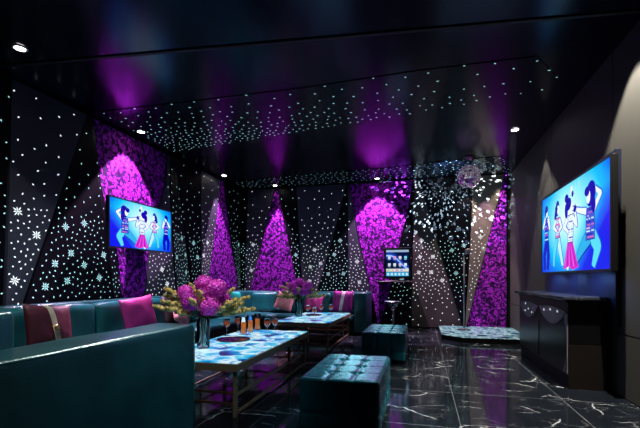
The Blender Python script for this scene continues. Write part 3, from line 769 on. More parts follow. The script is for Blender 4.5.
# ------------------------------------------------------------------ pictures for the screens
def fig_shapes():
    """shapes in 0..1 x 0..1 (x along the screen, y up), list of (pts, colour)"""
    S = []; G = [0]
    class SS(list):
        def append(s, x): list.append(s, (*x, G[0]))
    S = SS()
    navy, blue, pale, skin, cyan, mag, red, white = (.0, .0, .42), (.02, .05, .75), (.55, .92, 1), (.86, .98, 1), (.10, .75, .95), (.70, .02, .62), (.85, .12, .35), (.92, .98, 1)
    asp = 2.0
    def ell(x, y, rx, ry, c, n=18, rot=0):
        pts = []
        for k in range(n):
            a = 2 * PI * k / n; px, py = rx * math.cos(a), ry * math.sin(a)
            pts.append((x + (px * math.cos(rot) - py * math.sin(rot)) / asp, y + px * math.sin(rot) + py * math.cos(rot)))
        S.append((pts, c))
    def limb(pts, ws, c, ol=True):
        if ol: limb([(px - .004, py) for px, py in pts], [w_ + .011 for w_ in ws], (.02, .12, .75) if c[0] > .05 else (.0, .0, .3), False)
        for (a, b), (w0, w1) in zip(zip(pts[:-1], pts[1:]), zip(ws[:-1], ws[1:])):
            dx, dy = (b[0] - a[0]) * asp, b[1] - a[1]; L = math.hypot(dx, dy) or 1; nx, ny = -dy / L, dx / L
            S.append(([(a[0] + nx * w0 / asp, a[1] + ny * w0), (b[0] + nx * w1 / asp, b[1] + ny * w1), (b[0] - nx * w1 / asp, b[1] - ny * w1), (a[0] - nx * w0 / asp, a[1] - ny * w0)], c))
        for p, w_ in zip(pts[1:-1], ws[1:-1]): ell(p[0], p[1], w_, w_, c, 10)
    def torso(x, y0, y1, w0, w1, c, stripes):
        S.append(([(x - w0 / asp - .006, y0 - .01), (x + w0 / asp + .004, y0 - .01), (x + w1 / asp + .004, y1 + .01), (x - w1 / asp - .006, y1 + .01)], (.0, .02, .4)))
        S.append(([(x - w0 / asp, y0), (x + w0 / asp, y0), (x + w1 / asp, y1), (x - w1 / asp, y1)], c))
        rr = random.Random(int(x * 100))
        n = 10
        for k in range(n):
            y = y0 + (y1 - y0) * (k + .3) / n; ww = w0 + (w1 - w0) * (k + .3) / n
            cc = stripes[k % len(stripes)]
            for j in range(6):
                xx = x + (-1 + 2 * (j + .5) / 6) * ww / asp * .92
                if rr.random() < .72: S.append(([(xx - .009, y), (xx + .007, y + .004), (xx + .008, y + .018), (xx - .006, y + .016)], cc))
    # lettering marks at the top of the picture
    ell(.462, .90, .05, .07, (.45, .88, .95)); ell(.462, .90, .033, .05, white)
    S.append(([(.40, .84), (.408, .84), (.408, .97), (.40, .97)], (.45, .88, .95)))
    S.append(([(.36, .86), (.366, .86), (.366, .97), (.36, .97)], (.45, .88, .95)))
    S.append(([(.34, .87), (.345, .87), (.345, .97), (.34, .97)], (.45, .88, .95)))
    G[0] = 1
    # dancer 4 (far end): dark blue trousers
    limb([(.895, .42), (.87, .22), (.885, .03)], [.055, .045, .03], (.0, .0, .6)); limb([(.915, .42), (.955, .22), (.945, .03)], [.055, .045, .03], (.0, .0, .6))
    torso(.905, .42, .72, .07, .085, blue, [pale, navy, red]); limb([(.94, .70), (.97, .62), (.93, .74)], [.03, .028, .02], skin); limb([(.87, .70), (.84, .58), (.86, .74)], [.03, .028, .02], skin)
    ell(.905, .80, .05, .065, skin); ell(.905, .845, .06, .05, navy); ell(.925, .81, .03, .06, navy)
    G[0] = 2
    # dancer 3: pale jeans, pink top
    limb([(.68, .42), (.64, .24), (.60, .07)], [.055, .045, .028], pale); limb([(.70, .42), (.745, .24), (.76, .07)], [.055, .045, .028], cyan)
    torso(.69, .42, .66, .065, .08, (.55, .3, .75), [red, white, pale]); limb([(.72, .64), (.76, .56), (.70, .50)], [.03, .026, .02], skin); limb([(.655, .64), (.62, .54), (.66, .50)], [.03, .026, .02], skin)
    ell(.69, .78, .065, .10, navy, rot=.2); ell(.675, .76, .04, .058, skin); limb([(.71, .80), (.735, .66)], [.035, .02], navy)
    G[0] = 3
    # dancer 1: wild dark hair, striped top, pale trousers, wide stance
    limb([(.19, .34), (.13, .22), (.18, .03)], [.085, .07, .035], cyan); limb([(.23, .34), (.31, .24), (.40, .10)], [.085, .065, .035], (.02, .45, .85))
    torso(.215, .31, .62, .10, .09, (.05, .1, .7), [red, navy, pale, (.9, .5, .7)])
    limb([(.26, .60), (.35, .64), (.45, .70)], [.035, .028, .02], skin); limb([(.17, .60), (.10, .72), (.16, .80)], [.035, .03, .02], skin)
    ell(.205, .76, .11, .13, navy, rot=.3); ell(.235, .74, .05, .07, skin); ell(.175, .64, .05, .08, navy); ell(.25, .80, .06, .05, navy)
    G[0] = 4
    # singer: hair bun, white top, magenta skirt, microphone
    limb([(.45, .12), (.43, .01)], [.04, .03], skin); limb([(.50, .12), (.52, .01)], [.04, .03], skin)
    S.append(([(.44, .33), (.52, .33), (.585, .02), (.50, .05), (.44, .01), (.36, .04)], mag))
    for k in range(6):
        x0 = .385 + .033 * k; S.append(([(.455 + .012 * k, .30), (.46 + .012 * k, .30), (x0 + .012, .05), (x0, .05)], (.9, .15, .85) if k % 2 else (.4, .0, .5)))
    torso(.475, .33, .63, .07, .10, white, [(.5, .65, .95), blue, pale]); limb([(.44, .60), (.385, .50), (.40, .64)], [.032, .027, .02], skin)
    limb([(.515, .60), (.57, .52), (.50, .44)], [.032, .027, .02], skin)
    ell(.475, .715, .055, .075, skin); ell(.50, .765, .085, .07, navy, rot=-.4); ell(.53, .84, .06, .05, navy); ell(.535, .70, .05, .09, navy); ell(.44, .86, .03, .035, navy)
    limb([(.395, .66), (.42, .70)], [.02, .032], navy)
    return S
SHAPES = fig_shapes()

def television(corners, nrm, label, mirror, thick, bez, gap_to, bracket_len):
    """corners: TL,TR,BR,BL as seen by a viewer; nrm: unit normal out of the screen"""
    TL, TR, BR, BL = [Vector(c) for c in corners]; nrm = Vector(nrm)
    cen = (TL + TR + BR + BL) / 4
    t = empty('wall_television', cen, label, 'television')
    L = lambda p: tuple(Vector(p) - cen)
    wv = (TR - TL); hv = (TL - BL); W_, H_ = wv.length, hv.length; wx, hz = wv.normalized(), hv.normalized()
    m = MB(); m.prism([L(BL), L(BR), L(TR), L(TL)], -nrm * thick); m.build('housing', 'black', t, bevel=.006, bseg=2)
    # bezel: four bars proud of the housing
    fr = MB()
    o = [BL, BR, TR, TL]; i_ = [BL + wx * bez + hz * bez, BR - wx * bez + hz * bez, TR - wx * bez - hz * bez, TL + wx * bez - hz * bez]
    for k in range(4):
        j = (k + 1) % 4
        fr.prism([L(o[k] + nrm * .012), L(o[j] + nrm * .012), L(i_[j] + nrm * .012), L(i_[k] + nrm * .012)], -nrm * .011)
    fr.build('bezel', 'bezel', t)
    s0 = i_[0] + nrm * .002; ex = i_[1] - i_[0]; ey = i_[3] - i_[0]
    sc = MB(); sc.poly([L(s0), L(s0 + ex), L(s0 + ex + ey), L(s0 + ey)])
    so = sc.build('screen', 'screen', t)
    uv = so.data.uv_layers.new(name='UVMap')
    for li, c in enumerate([(0, 0), (1, 0), (1, 1), (0, 1)]): uv.data[li].uv = (1 - c[0], c[1]) if mirror else c
    groups = {}
    for k, (pts, c, g) in enumerate(SHAPES): groups.setdefault(g, []).append((k, pts, c))
    for g, rows in groups.items():
      pm = MB()
      for k, pts, c in rows:
          pp = [L(s0 + ex * ((1 - x) if mirror else x) + ey * min(max(y, .005), .995) + nrm * (.0004 + .00002 * k)) for x, y in pts]
          pm.poly(pp[::-1] if mirror else pp, 0, c)
      pm.build('pictured_emblem' if g == 0 else 'pictured_dancer', 'pic', so)
    b0 = cen - nrm * thick
    m = MB()
    a = wx * .15; b = hz * .12
    m.prism([L(b0 - a - b), L(b0 + a - b), L(b0 + a + b), L(b0 - a + b)], -nrm * bracket_len); m.build('wall_bracket', 'black', t)
    return t
xtv = XL + .26
TL, TR = onX(108.2, 194.7, xtv), onX(171.3, 212, xtv)
zt, zb = TL.z, onX(107.8, 246.8, xtv).z
television([(xtv, TL.y, zt), (xtv, TR.y, zt), (xtv, TR.y, zb), (xtv, TL.y, zb)], (1, 0, 0), 'wall TV above the sofa showing four dancers', False, .05, .018, XL, .12)
# board behind the big TV
XBd = XR - .07
ya, yb_ = onX(621.5, 279, XR - .02).y, onX(545, 279, XBd).y
m = MB(); zt_, zb_ = onX(621, 145.5, XBd).z, onX(621, 328, XBd).z
ymid = onX(577, 279, XBd).y
bd = empty('tv_backboard', (XBd, (ya + yb_) / 2, (zt_ + zb_) / 2), 'dark blue wall board behind the large TV over the bar counter', 'wall panel')
for a, b in ((ya, ymid - .004), (ymid + .004, yb_)):
    m = MB(); m.box(0, a - bd.location.y, zb_ - bd.location.z, XR - XBd - .0205, b - bd.location.y, zt_ - bd.location.z); m.build('board', 'bluewall', bd)
xtv = XR - .16
TL, TR = onX(542, 199.3, xtv), onX(612.5, 153, xtv)
zt, zb = TR.z, onX(612.5, 271.2, xtv).z
television([(xtv, TL.y, zt), (xtv, TR.y, zt), (xtv, TR.y, zb), (xtv, TL.y, zb)], (-1, 0, 0), 'large wall TV over the bar counter showing four dancers', True, .05, .025, XBd, .038)

# ------------------------------------------------------------------ bar counter
def bar():
    x0, x1, y0, y1, zt = 1.47, XR - .075, 4.69, 6.85, .965
    t = empty('bar_counter', (x0, y0, 0), 'black bar counter with a marble top under the large TV', 'bar counter')
    L = lambda x, y, z: (x - x0, y - y0, z)
    m = MB(); m.box(.03, .03, 0.0, x1 - x0, y1 - y0 - .02, .14); m.build('plinth', 'black', t)
    m = MB(); m.box(.012, .006, .141, x1 - x0, y1 - y0 - .006, zt - .065); m.build('cabinet_body', 'blackgloss', t)
    m = MB(); m.box(.015, .001, .0, x1 - x0, .0055, .46); m.build('brown_kick_board', 'brown', t)
    m = MB(); m.box(-.05, -.04, zt - .035, x1 - x0, y1 - y0 + .04, zt); m.build('marble_top', 'marble', t, bevel=.006, bseg=2)
    m = MB(); m.box(-.01, 0, zt - .064, x1 - x0, y1 - y0, zt - .036); m.build('top_rail', 'black', t)
    D = y1 - y0
    # curved grey star insets: two hanging lobes and slim side slivers
    def inset(pts):
        mb = MB(); mb.prism([(.0095, D * a, z) for a, z in pts], (-.007, 0, 0)); mb.f[0], mb.f[1] = mb.f[0], mb.f[1]
        rr = random.Random(len(pts) * 3 + int(pts[0][0] * 50))
        for a, z in scatter(pts, .085, lambda p: 1, 17 + int(pts[0][0] * 40)):
            if rr.random() < .8 and all(inpoly((a + e, z + g), pts) for e in (-.012, .012) for g in (-.02, .02)):
                mb.poly([(-.001, D * a + px, z + pz) for px, pz in diamond((0, 0), .02, .013, .6)], 1)
        mb.build('star_inset', ['insetgrey', 'dotw'], t)
    def lobe(a0, a1, ztop0, ztop1, zlow):
        n = 14; P = []
        for k in range(n + 1):
            s = k / n; P.append((a0 + (a1 - a0) * s, ztop0 + (ztop1 - ztop0) * s + .03 * math.sin(PI * s)))
        for k in range(n - 1, 0, -1):
            s = k / n; P.append((a0 + (a1 - a0) * s, ztop0 + (ztop1 - ztop0) * s - zlow * math.sin(PI * s) ** .8))
        return P
    inset(lobe(.02, .49, .80, .80, .17)); inset(lobe(.51, .985, .80, .80, .19))
    n = 10
    inset([(.004, .78)] + [(.004, .16)] + [(.004 + .075 * (1 - math.sin(PI * (.08 + .84 * k / n))) + .006, .16 + .62 * k / n) for k in range(n + 1)])
    m = MB(); m.box(.004, D * .502, .15, .0095, D * .507, .62); m.build('door_gap', 'black', t)
bar()

# ------------------------------------------------------------------ low stage, mic, terminal, stool
a, b = onZ(441, 333, .1), onZ(519, 339, .1)
y0s = min(a.y, b.y); 
st = empty('low_stage', ((a.x + XR) / 2, (y0s + 9.2) / 2, 0), 'low stage with a glowing mosaic top in the corner', 'stage')
sx0, sx1, sy1 = a.x, XR - .03, 9.42
ox, oy = st.location.x, st.location.y
ptsS = [(sx0 - ox, y0s + .35 - oy), (sx0 + .35 - ox, y0s - oy), (sx1 - ox, y0s - oy), (sx1 - ox, sy1 - oy), (sx0 - ox, sy1 - oy)]
m = MB(); m.prism([(x, y, .088) for x, y in ptsS], (0, 0, -.088)); m.build('stage_base', 'blackgloss', st)
m = MB(); m.prism([(x * .985, y * .985, .1) for x, y in ptsS], (0, 0, -.0115)); m.build('stage_top', 'agate_dim', st)
# microphone stand
q = onY(464, 300, 8.75)
ms = empty('microphone_stand', (q.x, 8.75, .1005), 'slim microphone stand on the low stage below the disco ball', 'microphone stand')
m = MB(); m.lathe([(.13, 0), (.13, .012), (.03, .028), (.016, .04)], 24); m.build('base', 'black', ms)
ztop = onY(464, 256, 8.75).z - .1
m = MB(); m.tube([(0, 0, .04), (0, 0, ztop)], .013, 10); m.build('pole', 'micgrey', ms, smooth=True)
m = MB(); m.tube([(0, 0, ztop), (.02, -.02, ztop + .03)], .014, 10); m.build('clip', 'black', ms, smooth=True)
m = MB(); m.tube([(-.02, .03, ztop + .015), (.05, -.06, ztop + .075)], [.014, .02], 12); mic = m.build('microphone', 'micgrey', ms, smooth=True)
m = MB(); m.blob((.065, -.08, ztop + .09), .055, 0, 14, 10); m.build('grille', 'micgrey', mic, smooth=True)

# song terminal on a wall shelf
yk = 9.22
k0, k1 = onY(384, 248, yk), onY(411, 278.5, yk)
sh = empty('wall_shelf', ((k0.x + k1.x) / 2 - .06, yk, k1.z - .09), 'dark brown shelf carrying the song terminal', 'shelf')
m = MB(); m.box(-.40, -.16, 0, .40, .33, .035); m.build('shelf_board', 'brown', sh, bevel=.004, bseg=1)
for x in (-.3, .3):
    m = MB(); m.prism([(x - .012, .32, -.003), (x - .012, -.06, -.003), (x - .012, .32, -.2)], (.024, 0, 0)); m.build('bracket', 'black', sh)
kt = empty('song_terminal', ((k0.x + k1.x) / 2, yk, k1.z), 'upright touch screen terminal with app icons on the wall shelf', 'terminal')
hw, hh = (k1.x - k0.x) / 2, k0.z - k1.z
m = MB(); m.box(-hw, 0, 0, hw, .08, hh); m.build('housing', 'black', kt, bevel=.008, bseg=2)
m = MB(); m.box(-.14, -.06, -.052, .14, .14, -.038); m.build('stand_foot', 'black', kt)
m = MB(); m.box(-.04, .01, -.037, .04, .06, -.002); m.build('stand_neck', 'black', kt)
sw, s0, s1 = hw - .05, .055, hh - .05
pm = MB()
def kp(x0, z0, x1, z1, c, e): pm.poly([(x0, -e, z0), (x1, -e, z0), (x1, -e, z1), (x0, -e, z1)], 0, c)
kp(-sw, s0, sw, s1, (.0, .008, .07), .002)
SH = s1 - s0
for k in range(12):
    f0, f1 = k / 12, (k + 1) / 12
    zc = lambda f: s0 + SH * (.78 - .42 * f + .10 * math.sin(f * 5))
    for wd, c, e in ((.085, (.01, .04, .38), .0024), (.03, (.05, .22, .9), .0026), (.010, (.5, .7, 1), .0028)):
        pm.poly([(-sw + 2 * sw * f0, -e, zc(f0) - wd), (-sw + 2 * sw * f1, -e, zc(f1) - wd), (-sw + 2 * sw * f1, -e, zc(f1) + wd), (-sw + 2 * sw * f0, -e, zc(f0) + wd)], 0, c)
kp(-sw, s1 - .05, sw, s1, (.35, .5, .7), .003)
ics = [(.75, .8, .9), (.8, .35, .6), (.85, .75, .95), (.2, .75, .9), (.7, .75, .85), (.85, .85, .9), (.75, .6, .8), (.85, .9, 1)]
for r_ in range(2):
    for c_ in range(4):
        x = -sw + 2 * sw * (.14 + .24 * c_); z = s0 + SH * (.70 - .27 * r_)
        kp(x - .030, z - .022, x + .030, z + .036, ics[r_ * 4 + c_], .0034); kp(x - .024, z - .046, x + .024, z - .036, (.7, .8, .9), .0034)
kp(-sw, s0 + SH * .17, sw, s0 + SH * .28, (.75, .80, .85), .003)
for c_ in range(5):
    x = -sw + 2 * sw * (.1 + .2 * c_); kp(x - .035, s0 + SH * .19, x + .02, s0 + SH * .26, [(.4, .75, .3), (.9, .6, .3), (.8, .3, .5), (.4, .5, .9), (.9, .8, .5)][c_], .0034)
kp(-sw, s0, sw, s0 + SH * .15, (.05, .45, .85), .003)
for c_ in range(6):
    x = -sw + 2 * sw * (.09 + .165 * c_); kp(x - .02, s0 + SH * .03, x + .02, s0 + SH * .12, (.7, .92, 1), .0034)
pm.build('screen', 'pic_dim', kt)

# bar stool
q = onZ(393, 301.5, .67)
bs = empty('bar_stool', (q.x, q.y, 0), 'chrome pedestal stool with a round seat in front of the song terminal', 'stool')
m = MB(); m.lathe([(.19, 0), (.19, .012), (.06, .03), (.03, .05)], 28); m.build('base', 'steel', bs, smooth=False)
m = MB(); m.lathe([(.024, .05), (.024, .47)], 16); m.build('pole', 'steel', bs, smooth=True)
m = MB(); m.lathe([(.03, .47), (.055, .50), (.10, .57), (.125, .642)], 24); m.build('cone_support', 'steel', bs, smooth=True)
m = MB(); m.lathe([(.17, .643), (.185, .650), (.185, .672), (.17, .68), (.05, .684)], 28); m.build('seat', 'steel', bs, smooth=False)

# disco ball
q = onZ(469, 157, ZC); 
bd_y = q.y; zb_c = onY(469.5, 176.5, bd_y).z
db = empty('disco_ball', (q.x, q.y, ZC), 'mirrored disco ball hanging from the ceiling near the corner', 'disco ball')
rb = 11.2 / 400 * (Vector((q.x, q.y)).dot(Vector((-sa, ca))))
m = MB(); m.lathe([(.075, 0), (.075, -.02), (.03, -.05), (.012, -.055)], 20); m.build('ceiling_mount', pbr('pink metal mount', (.55, .25, .5), .3, 1, noise=.02), db, smooth=False)
m = MB(); m.tube([(0, 0, -.056), (0, 0, zb_c - ZC + rb + .004)], .009, 8); m.build('rod', 'steel', db, smooth=True)
dm = NT('mirror tiles'); vo = dm.n('ShaderNodeObjectInfo')
at = dm.n('ShaderNodeVertexColor'); at.layer_name = 'Col'
dm.l(at.outputs[0], dm.b.inputs['Base Color']); dm.b.inputs['Metallic'].default_value = 1; dm.b.inputs['Roughness'].default_value = .12
dm.l(at.outputs[0], dm.b.inputs['Emission Color']); dm.b.inputs['Emission Strength'].default_value = .2  # faint glow put into the tiles, standing in for reflected light
m = MB(); zc0 = zb_c - ZC
rr = random.Random(4); NR = 16
m.blob((0, 0, zc0), rb * .965, 0, 24, 16); 
for i in range(NR):
    t0, t1 = -PI / 2 + PI * i / NR, -PI / 2 + PI * (i + 1) / NR; tm = (t0 + t1) / 2
    n = max(4, int(2 * PI * math.cos(tm) / (PI / NR)))
    for k in range(n):
        a0, a1 = 2 * PI * (k + .06) / n, 2 * PI * (k + .94) / n
        cen = Vector((math.cos(tm) * math.cos((a0 + a1) / 2), math.cos(tm) * math.sin((a0 + a1) / 2), math.sin(tm)))
        jit = Vector((rr.uniform(-1, 1), rr.uniform(-1, 1), rr.uniform(-1, 1))) * .07
        tt0, tt1 = t0 + .06 * (t1 - t0), t1 - .06 * (t1 - t0)
        P = []
        for tq, aq in ((tt0, a0), (tt0, a1), (tt1, a1), (tt1, a0)):
            v = Vector((math.cos(tq) * math.cos(aq), math.cos(tq) * math.sin(aq), math.sin(tq)))
            v = v * rb; v += cen * rb * ((v / rb - cen).dot(jit))
            P.append((v.x, v.y, v.z + zc0))
        c = rr.choice([(.9, .85, .95), (.75, .35, .8), (.35, .15, .5), (.95, .9, 1), (.12, .06, .2), (.6, .5, .75)])
        m.poly(P, 0, c)
m.c = [c or (.03, .02, .05) for c in m.c]
m.build('mirror_sphere', dm.m, db)

# the ball's reflected light spots: spotlights with a perforated pattern (gobo), spots strung radially
def gobo(loc, to, W, size, K, el, thr, col, rmin=.1, haze=.01, seed=0.0):
    o = spot(loc, to, size, W, col, .4, .0)
    l = o.data; l.use_nodes = True; nt = l.node_tree; e = nt.nodes['Emission']
    def mth(op, a, b=None):
        x = nt.nodes.new('ShaderNodeMath'); x.operation = op
        for i, v in enumerate((a, b)):
            if v is None: continue
            if isinstance(v, (int, float)): x.inputs[i].default_value = v
            else: nt.links.new(v, x.inputs[i])
        return x.outputs[0]
    tc = nt.nodes.new('ShaderNodeTexCoord'); sx = nt.nodes.new('ShaderNodeSeparateXYZ'); nt.links.new(tc.outputs['Normal'], sx.inputs[0])
    x, y, z = sx.outputs
    r = mth('DIVIDE', mth('SQRT', mth('ADD', mth('MULTIPLY', x, x), mth('MULTIPLY', y, y))), mth('ABSOLUTE', z))
    ph = mth('ARCTAN2', y, x)
    cb = nt.nodes.new('ShaderNodeCombineXYZ'); nt.links.new(mth('MULTIPLY', ph, K), cb.inputs[0]); nt.links.new(mth('MULTIPLY', mth('LOGARITHM', r, 2.718), K / el), cb.inputs[1]); cb.inputs[2].default_value = seed
    vo = nt.nodes.new('ShaderNodeTexVoronoi'); vo.inputs['Scale'].default_value = 1; vo.inputs['Randomness'].default_value = .7; nt.links.new(cb.outputs[0], vo.inputs['Vector'])
    lt = mth('MULTIPLY', mth('LESS_THAN', vo.outputs['Distance'], thr), mth('GREATER_THAN', r, rmin))
    nt.links.new(mth('ADD', lt, haze), e.inputs['Strength'])
bc = Vector((q.x, q.y, zb_c))
tgt = onY(449, 180, YB)
gobo(bc + Vector((-rb - .12, .0, .0)), (tgt.x, tgt.y, tgt.z), 1500, 118, 13, 1.9, .33, (.60, .84, 1), .10, .004)
t2 = onX(533, 205, XR)
gobo(bc + Vector((rb + .08, -.08, -.05)), (t2.x, t2.y, t2.z), 70, 62, 3.6, 1.4, .22, (.55, .72, 1), .12, .01, 3.3)

# ------------------------------------------------------------------ bouquets
def bloom_mb(r, seed):
    rr = random.Random(seed); mb = MB()
    mb.blob((0, 0, 0), r * .80, 1, 14, 10, (1, 1, .86))  # core in a darker petal colour, painting the shade between florets
    n = int(120)
    for k in range(n):
        z = 1 - 2 * (k + .5) / n; a = k * 2.39996; s_ = math.sqrt(1 - z * z)
        d = Vector((s_ * math.cos(a), s_ * math.sin(a), z)); c = Vector((d.x, d.y, d.z * .88)) * r * rr.uniform(.80, 1.10)
        u = d.cross(Vector((.3, .5, .8))).normalized(); v = d.cross(u)
        ph = rr.uniform(0, PI)
        for j in range(4):
            al = ph + j * PI / 2; e = (u * math.cos(al) + v * math.sin(al)); f = (u * math.cos(al + .8) + v * math.sin(al + .8)); g = (u * math.cos(al - .8) + v * math.sin(al - .8))
            L = r * .19
            mb.poly([c, c + g * L * .62 + d * L * .25, c + e * L + d * L * rr.uniform(.0, .7), c + f * L * .62 + d * L * .25], rr.choice((0, 0, 1, 2)))
    return mb
def sprig_mb(p0, p1, p2, r, seed):
    rr = random.Random(seed); mb = MB(); p0, p1, p2 = Vector(p0), Vector(p1), Vector(p2)
    B = lambda t: p0 * (1 - t) ** 2 + p1 * 2 * t * (1 - t) + p2 * t * t
    mb.tube([B(k / 8) for k in range(9)], .004, 5, 1)
    for k in range(62):
        t = .46 + .54 * (k / 61) ** .9
        wd = r * math.sin(PI * min(1, max(.12, (t - .44) / .56 * .86 + .10)))
        d = Vector((rr.gauss(0, 1), rr.gauss(0, 1), rr.gauss(0, 1))).normalized() * wd * rr.uniform(.4, 1)
        mb.blob(B(t) + d, rr.uniform(.011, .021), 2 if rr.random() < .3 else 0, 6, 4)
    return mb
def vase_with(loc, s, blooms, sprigs, vl, bl, hv=.30, seed=0):
    vt = empty('glass_vase', loc, vl, 'vase')
    m = MB(); m.lathe([(.060 * s, 0), (.063 * s, .01), (.066 * s, hv * .98), (.068 * s, hv), (.061 * s, hv), (.058 * s, .02), (.0 + .001, .018)], 28, cap1=False); m.build('glass_body', 'glasst', vt, smooth=True)
    b = empty('flower_bouquet', Vector(loc) + Vector((0, 0, .024)), bl, 'flower bouquet')
    rr = random.Random(seed + 5)
    m = MB()
    for k in range(20):
        a = rr.uniform(0, 6.28); r0, r1 = rr.uniform(.005, .045) * s, rr.uniform(.01, .046) * s
        m.tube([(r0 * math.cos(a), r0 * math.sin(a), 0), (r1 * math.cos(a + 1.5), r1 * math.sin(a + 1.5), hv), (r1 * 2.6 * math.cos(a + 1.5), r1 * 2.6 * math.sin(a + 1.5), hv + .12 * s)], .0045, 5)
    m.build('stems', 'leafd', b)
    for k, (x, y, z, r, kind) in enumerate(blooms):
        mb = bloom_mb(r, seed * 20 + k); mb.v = [tuple(Vector(v) + Vector((x, y, z))) for v in mb.v]
        mb.build('bloom', ['petal', 'petal2', 'petal3'] if kind == 0 else ['petal2', 'petal4', 'petal'], b)
    for k, (x, y, z, r) in enumerate(sprigs):
        mid = Vector((x * .35, y * .35, z * .72 + .06 * s)); d = Vector((x, y, 0)); 
        sprig_mb((0, 0, hv - .03), mid, (x, y, z), r, seed * 50 + k).build('filler_sprig', ['sprig', 'leafd', 'sprig2'], b)
    # dark leaves round the neck
    for k in range(9):
        a = k * .7 + .2; L = rr.uniform(.14, .22) * s; c = Vector((.03 * s * math.cos(a), .03 * s * math.sin(a), hv)); d = Vector((math.cos(a), math.sin(a), .25)); sd = Vector((-math.sin(a), math.cos(a), 0))
        m = MB(); P = []
        for i in range(7):
            f = i / 6; w_ = .035 * s * math.sin(PI * f) ; cc = c + d * L * f + Vector((0, 0, -.05 * s * f * f)); P.append((cc + sd * w_, cc - sd * w_, cc + Vector((0, 0, -.3 * w_))))
        for i in range(6):
            m.poly([P[i][0], P[i + 1][0], P[i + 1][2], P[i][2]]); m.poly([P[i][2], P[i + 1][2], P[i + 1][1], P[i][1]])
        m.build('leaf', 'leafd', b, smooth=True)
    return b
# camera-facing offsets: right vector of the view in world
RV = Vector((ca, sa, 0)); FV = Vector((-sa, ca, 0))
def off(px, py, d, zf):          # pixels right / up of the vase rim -> local metres
    v = RV * (px * zf / F) + FV * d; return (v.x, v.y, py * zf / F)
v1 = onZ(203.3, 348, ZT); zf1 = v1.dot(Vector((-sa, ca, 0)))
def pix1(u, v, d=0): return off(u - 203.3, 348 - v, d, zf1)
bl1 = []
for u, v, r, d, k in ((203.5, 286, 8.8, .02, 0), (217.5, 291.5, 10.3, -.05, 0), (185, 294, 7.2, .0, 0), (195, 305, 8.4, -.12, 1), (213, 308.5, 9.6, -.13, 0), (190, 299.5, 6.5, -.10, 1), (206, 297, 8.5, -.02, 1), (224, 302, 7, .02, 1)):
    x, y, z = pix1(u, v, d); bl1.append((x, y, z, r * zf1 / F, k))
sp1 = []
for u, v, r, d in ((163, 291, 3.0, .05), (165, 303, 3.4, -.08), (154, 308.5, 2.8, -.02), (176, 310, 3.3, -.2), (187, 286.5, 3.0, .1), (205, 293, 3.4, -.2), (198, 300, 3.2, -.26), (233, 291, 2.6, .06), (236, 303, 3.8, -.06), (243, 305.5, 3.8, .02), (255, 311, 3.2, -.03), (247, 300, 3.2, .1), (160, 298, 2.8, .1), (228, 309, 3, -.16)):
    x, y, z = pix1(u, v, d); sp1.append((x, y, z, r * zf1 / F))
vase_with(v1, 1.0, bl1, sp1, 'clear glass vase with stems on the nearer table', 'larger bouquet of magenta hydrangeas and golden sprigs on the nearer table', .30, 1)
v2 = onZ(298.8, 316.5, ZT); zf2 = v2.dot(Vector((-sa, ca, 0)))
def pix2(u, v, d=0): return off(u - 298.8, 316.5 - v, d, zf2)
bl2 = []
for u, v, r, d, k in ((299.5, 283, 4.3, .02, 0), (307.5, 286.5, 4.6, -.04, 0), (292, 286.5, 3.8, 0, 0), (303.5, 292.5, 4.6, -.1, 1), (296.5, 292, 4.2, -.08, 1), (309, 295, 4.2, .0, 1)):
    x, y, z = pix2(u, v, d); bl2.append((x, y, z, r * zf2 / F, k))
sp2 = []
for u, v, r, d in ((280, 287, 1.9, .0), (282, 292.5, 2.1, -.08), (277.5, 297, 1.8, -.02), (299, 289, 2.0, -.2), (313, 290, 2.0, .0), (319, 293, 2.0, -.1), (325.5, 296.5, 2.0, .0), (290, 296, 2.0, -.16), (286, 284.5, 1.8, .1)):
    x, y, z = pix2(u, v, d); sp2.append((x, y, z, r * zf2 / F))
vase_with(v2, 1.05, bl2, sp2, 'clear glass vase with stems on the farther table', 'smaller bouquet of magenta hydrangeas and golden sprigs on the farther table', .32, 2)

# ------------------------------------------------------------------ glasses and trays
def wine_glass(label, group):
    t = empty('wine_glass', (0, 0, 0), label, 'wine glass', group)
    m = MB(); m.lathe([(.034, 0), (.034, .002), (.006, .006), (.0042, .012), (.0042, .082), (.012, .09), (.031, .112), (.037, .135), (.035, .160), (.030, .178), (.0285, .178), (.0335, .158), (.0355, .135), (.029, .113), (.010, .093), (.0005, .092)], 20, cap1=False)
    m.build('bowl_and_stem', 'glass', t, smooth=True); t.scale = (1.15, 1.15, 1.15)
    m = MB(); m.lathe([(.002, .0935), (.0095, .0945), (.028, .1135), (.0345, .135), (.0335, .150), (.002, .150)], 20); m.build('wine', 'wine', t, smooth=True)
    return t
def tumbler(label, group):
    t = empty('highball_glass', (0, 0, 0), label, 'drinking glass', group)
    m = MB(); m.lathe([(.030, 0), (.031, .004), (.036, .17), (.0345, .17), (.030, .012), (.0005, .010)], 20, cap1=False); m.build('glass_body', 'glass', t, smooth=True); t.scale = (1.3, 1.3, 1.3)
    m = MB(); m.lathe([(.002, .0115), (.0285, .0125), (.0325, .10), (.002, .10)], 20); m.build('whisky', 'amber', t, smooth=True)
    return t
G1 = 'wine glasses on the nearer table'
wg = None
for u, v, lab in ((226.8, 335.5, 'glass of red wine on the nearer table, closest to the larger bouquet'), (238, 332, 'glass of red wine on the nearer table, second from the larger bouquet'),
                  (267.3, 335, 'wine glass just past the highball glasses on the nearer table'), (274.8, 333.5, 'wine glass farthest from the larger bouquet on the nearer table')):
    p = onZ(u, v, ZT)
    if wg is None: wg = wine_glass(lab, G1); o = wg
    else: o = copy_tree(wg); o['label'] = lab; o['group'] = G1
    o.location = (p.x, p.y, ZT)
tb = None
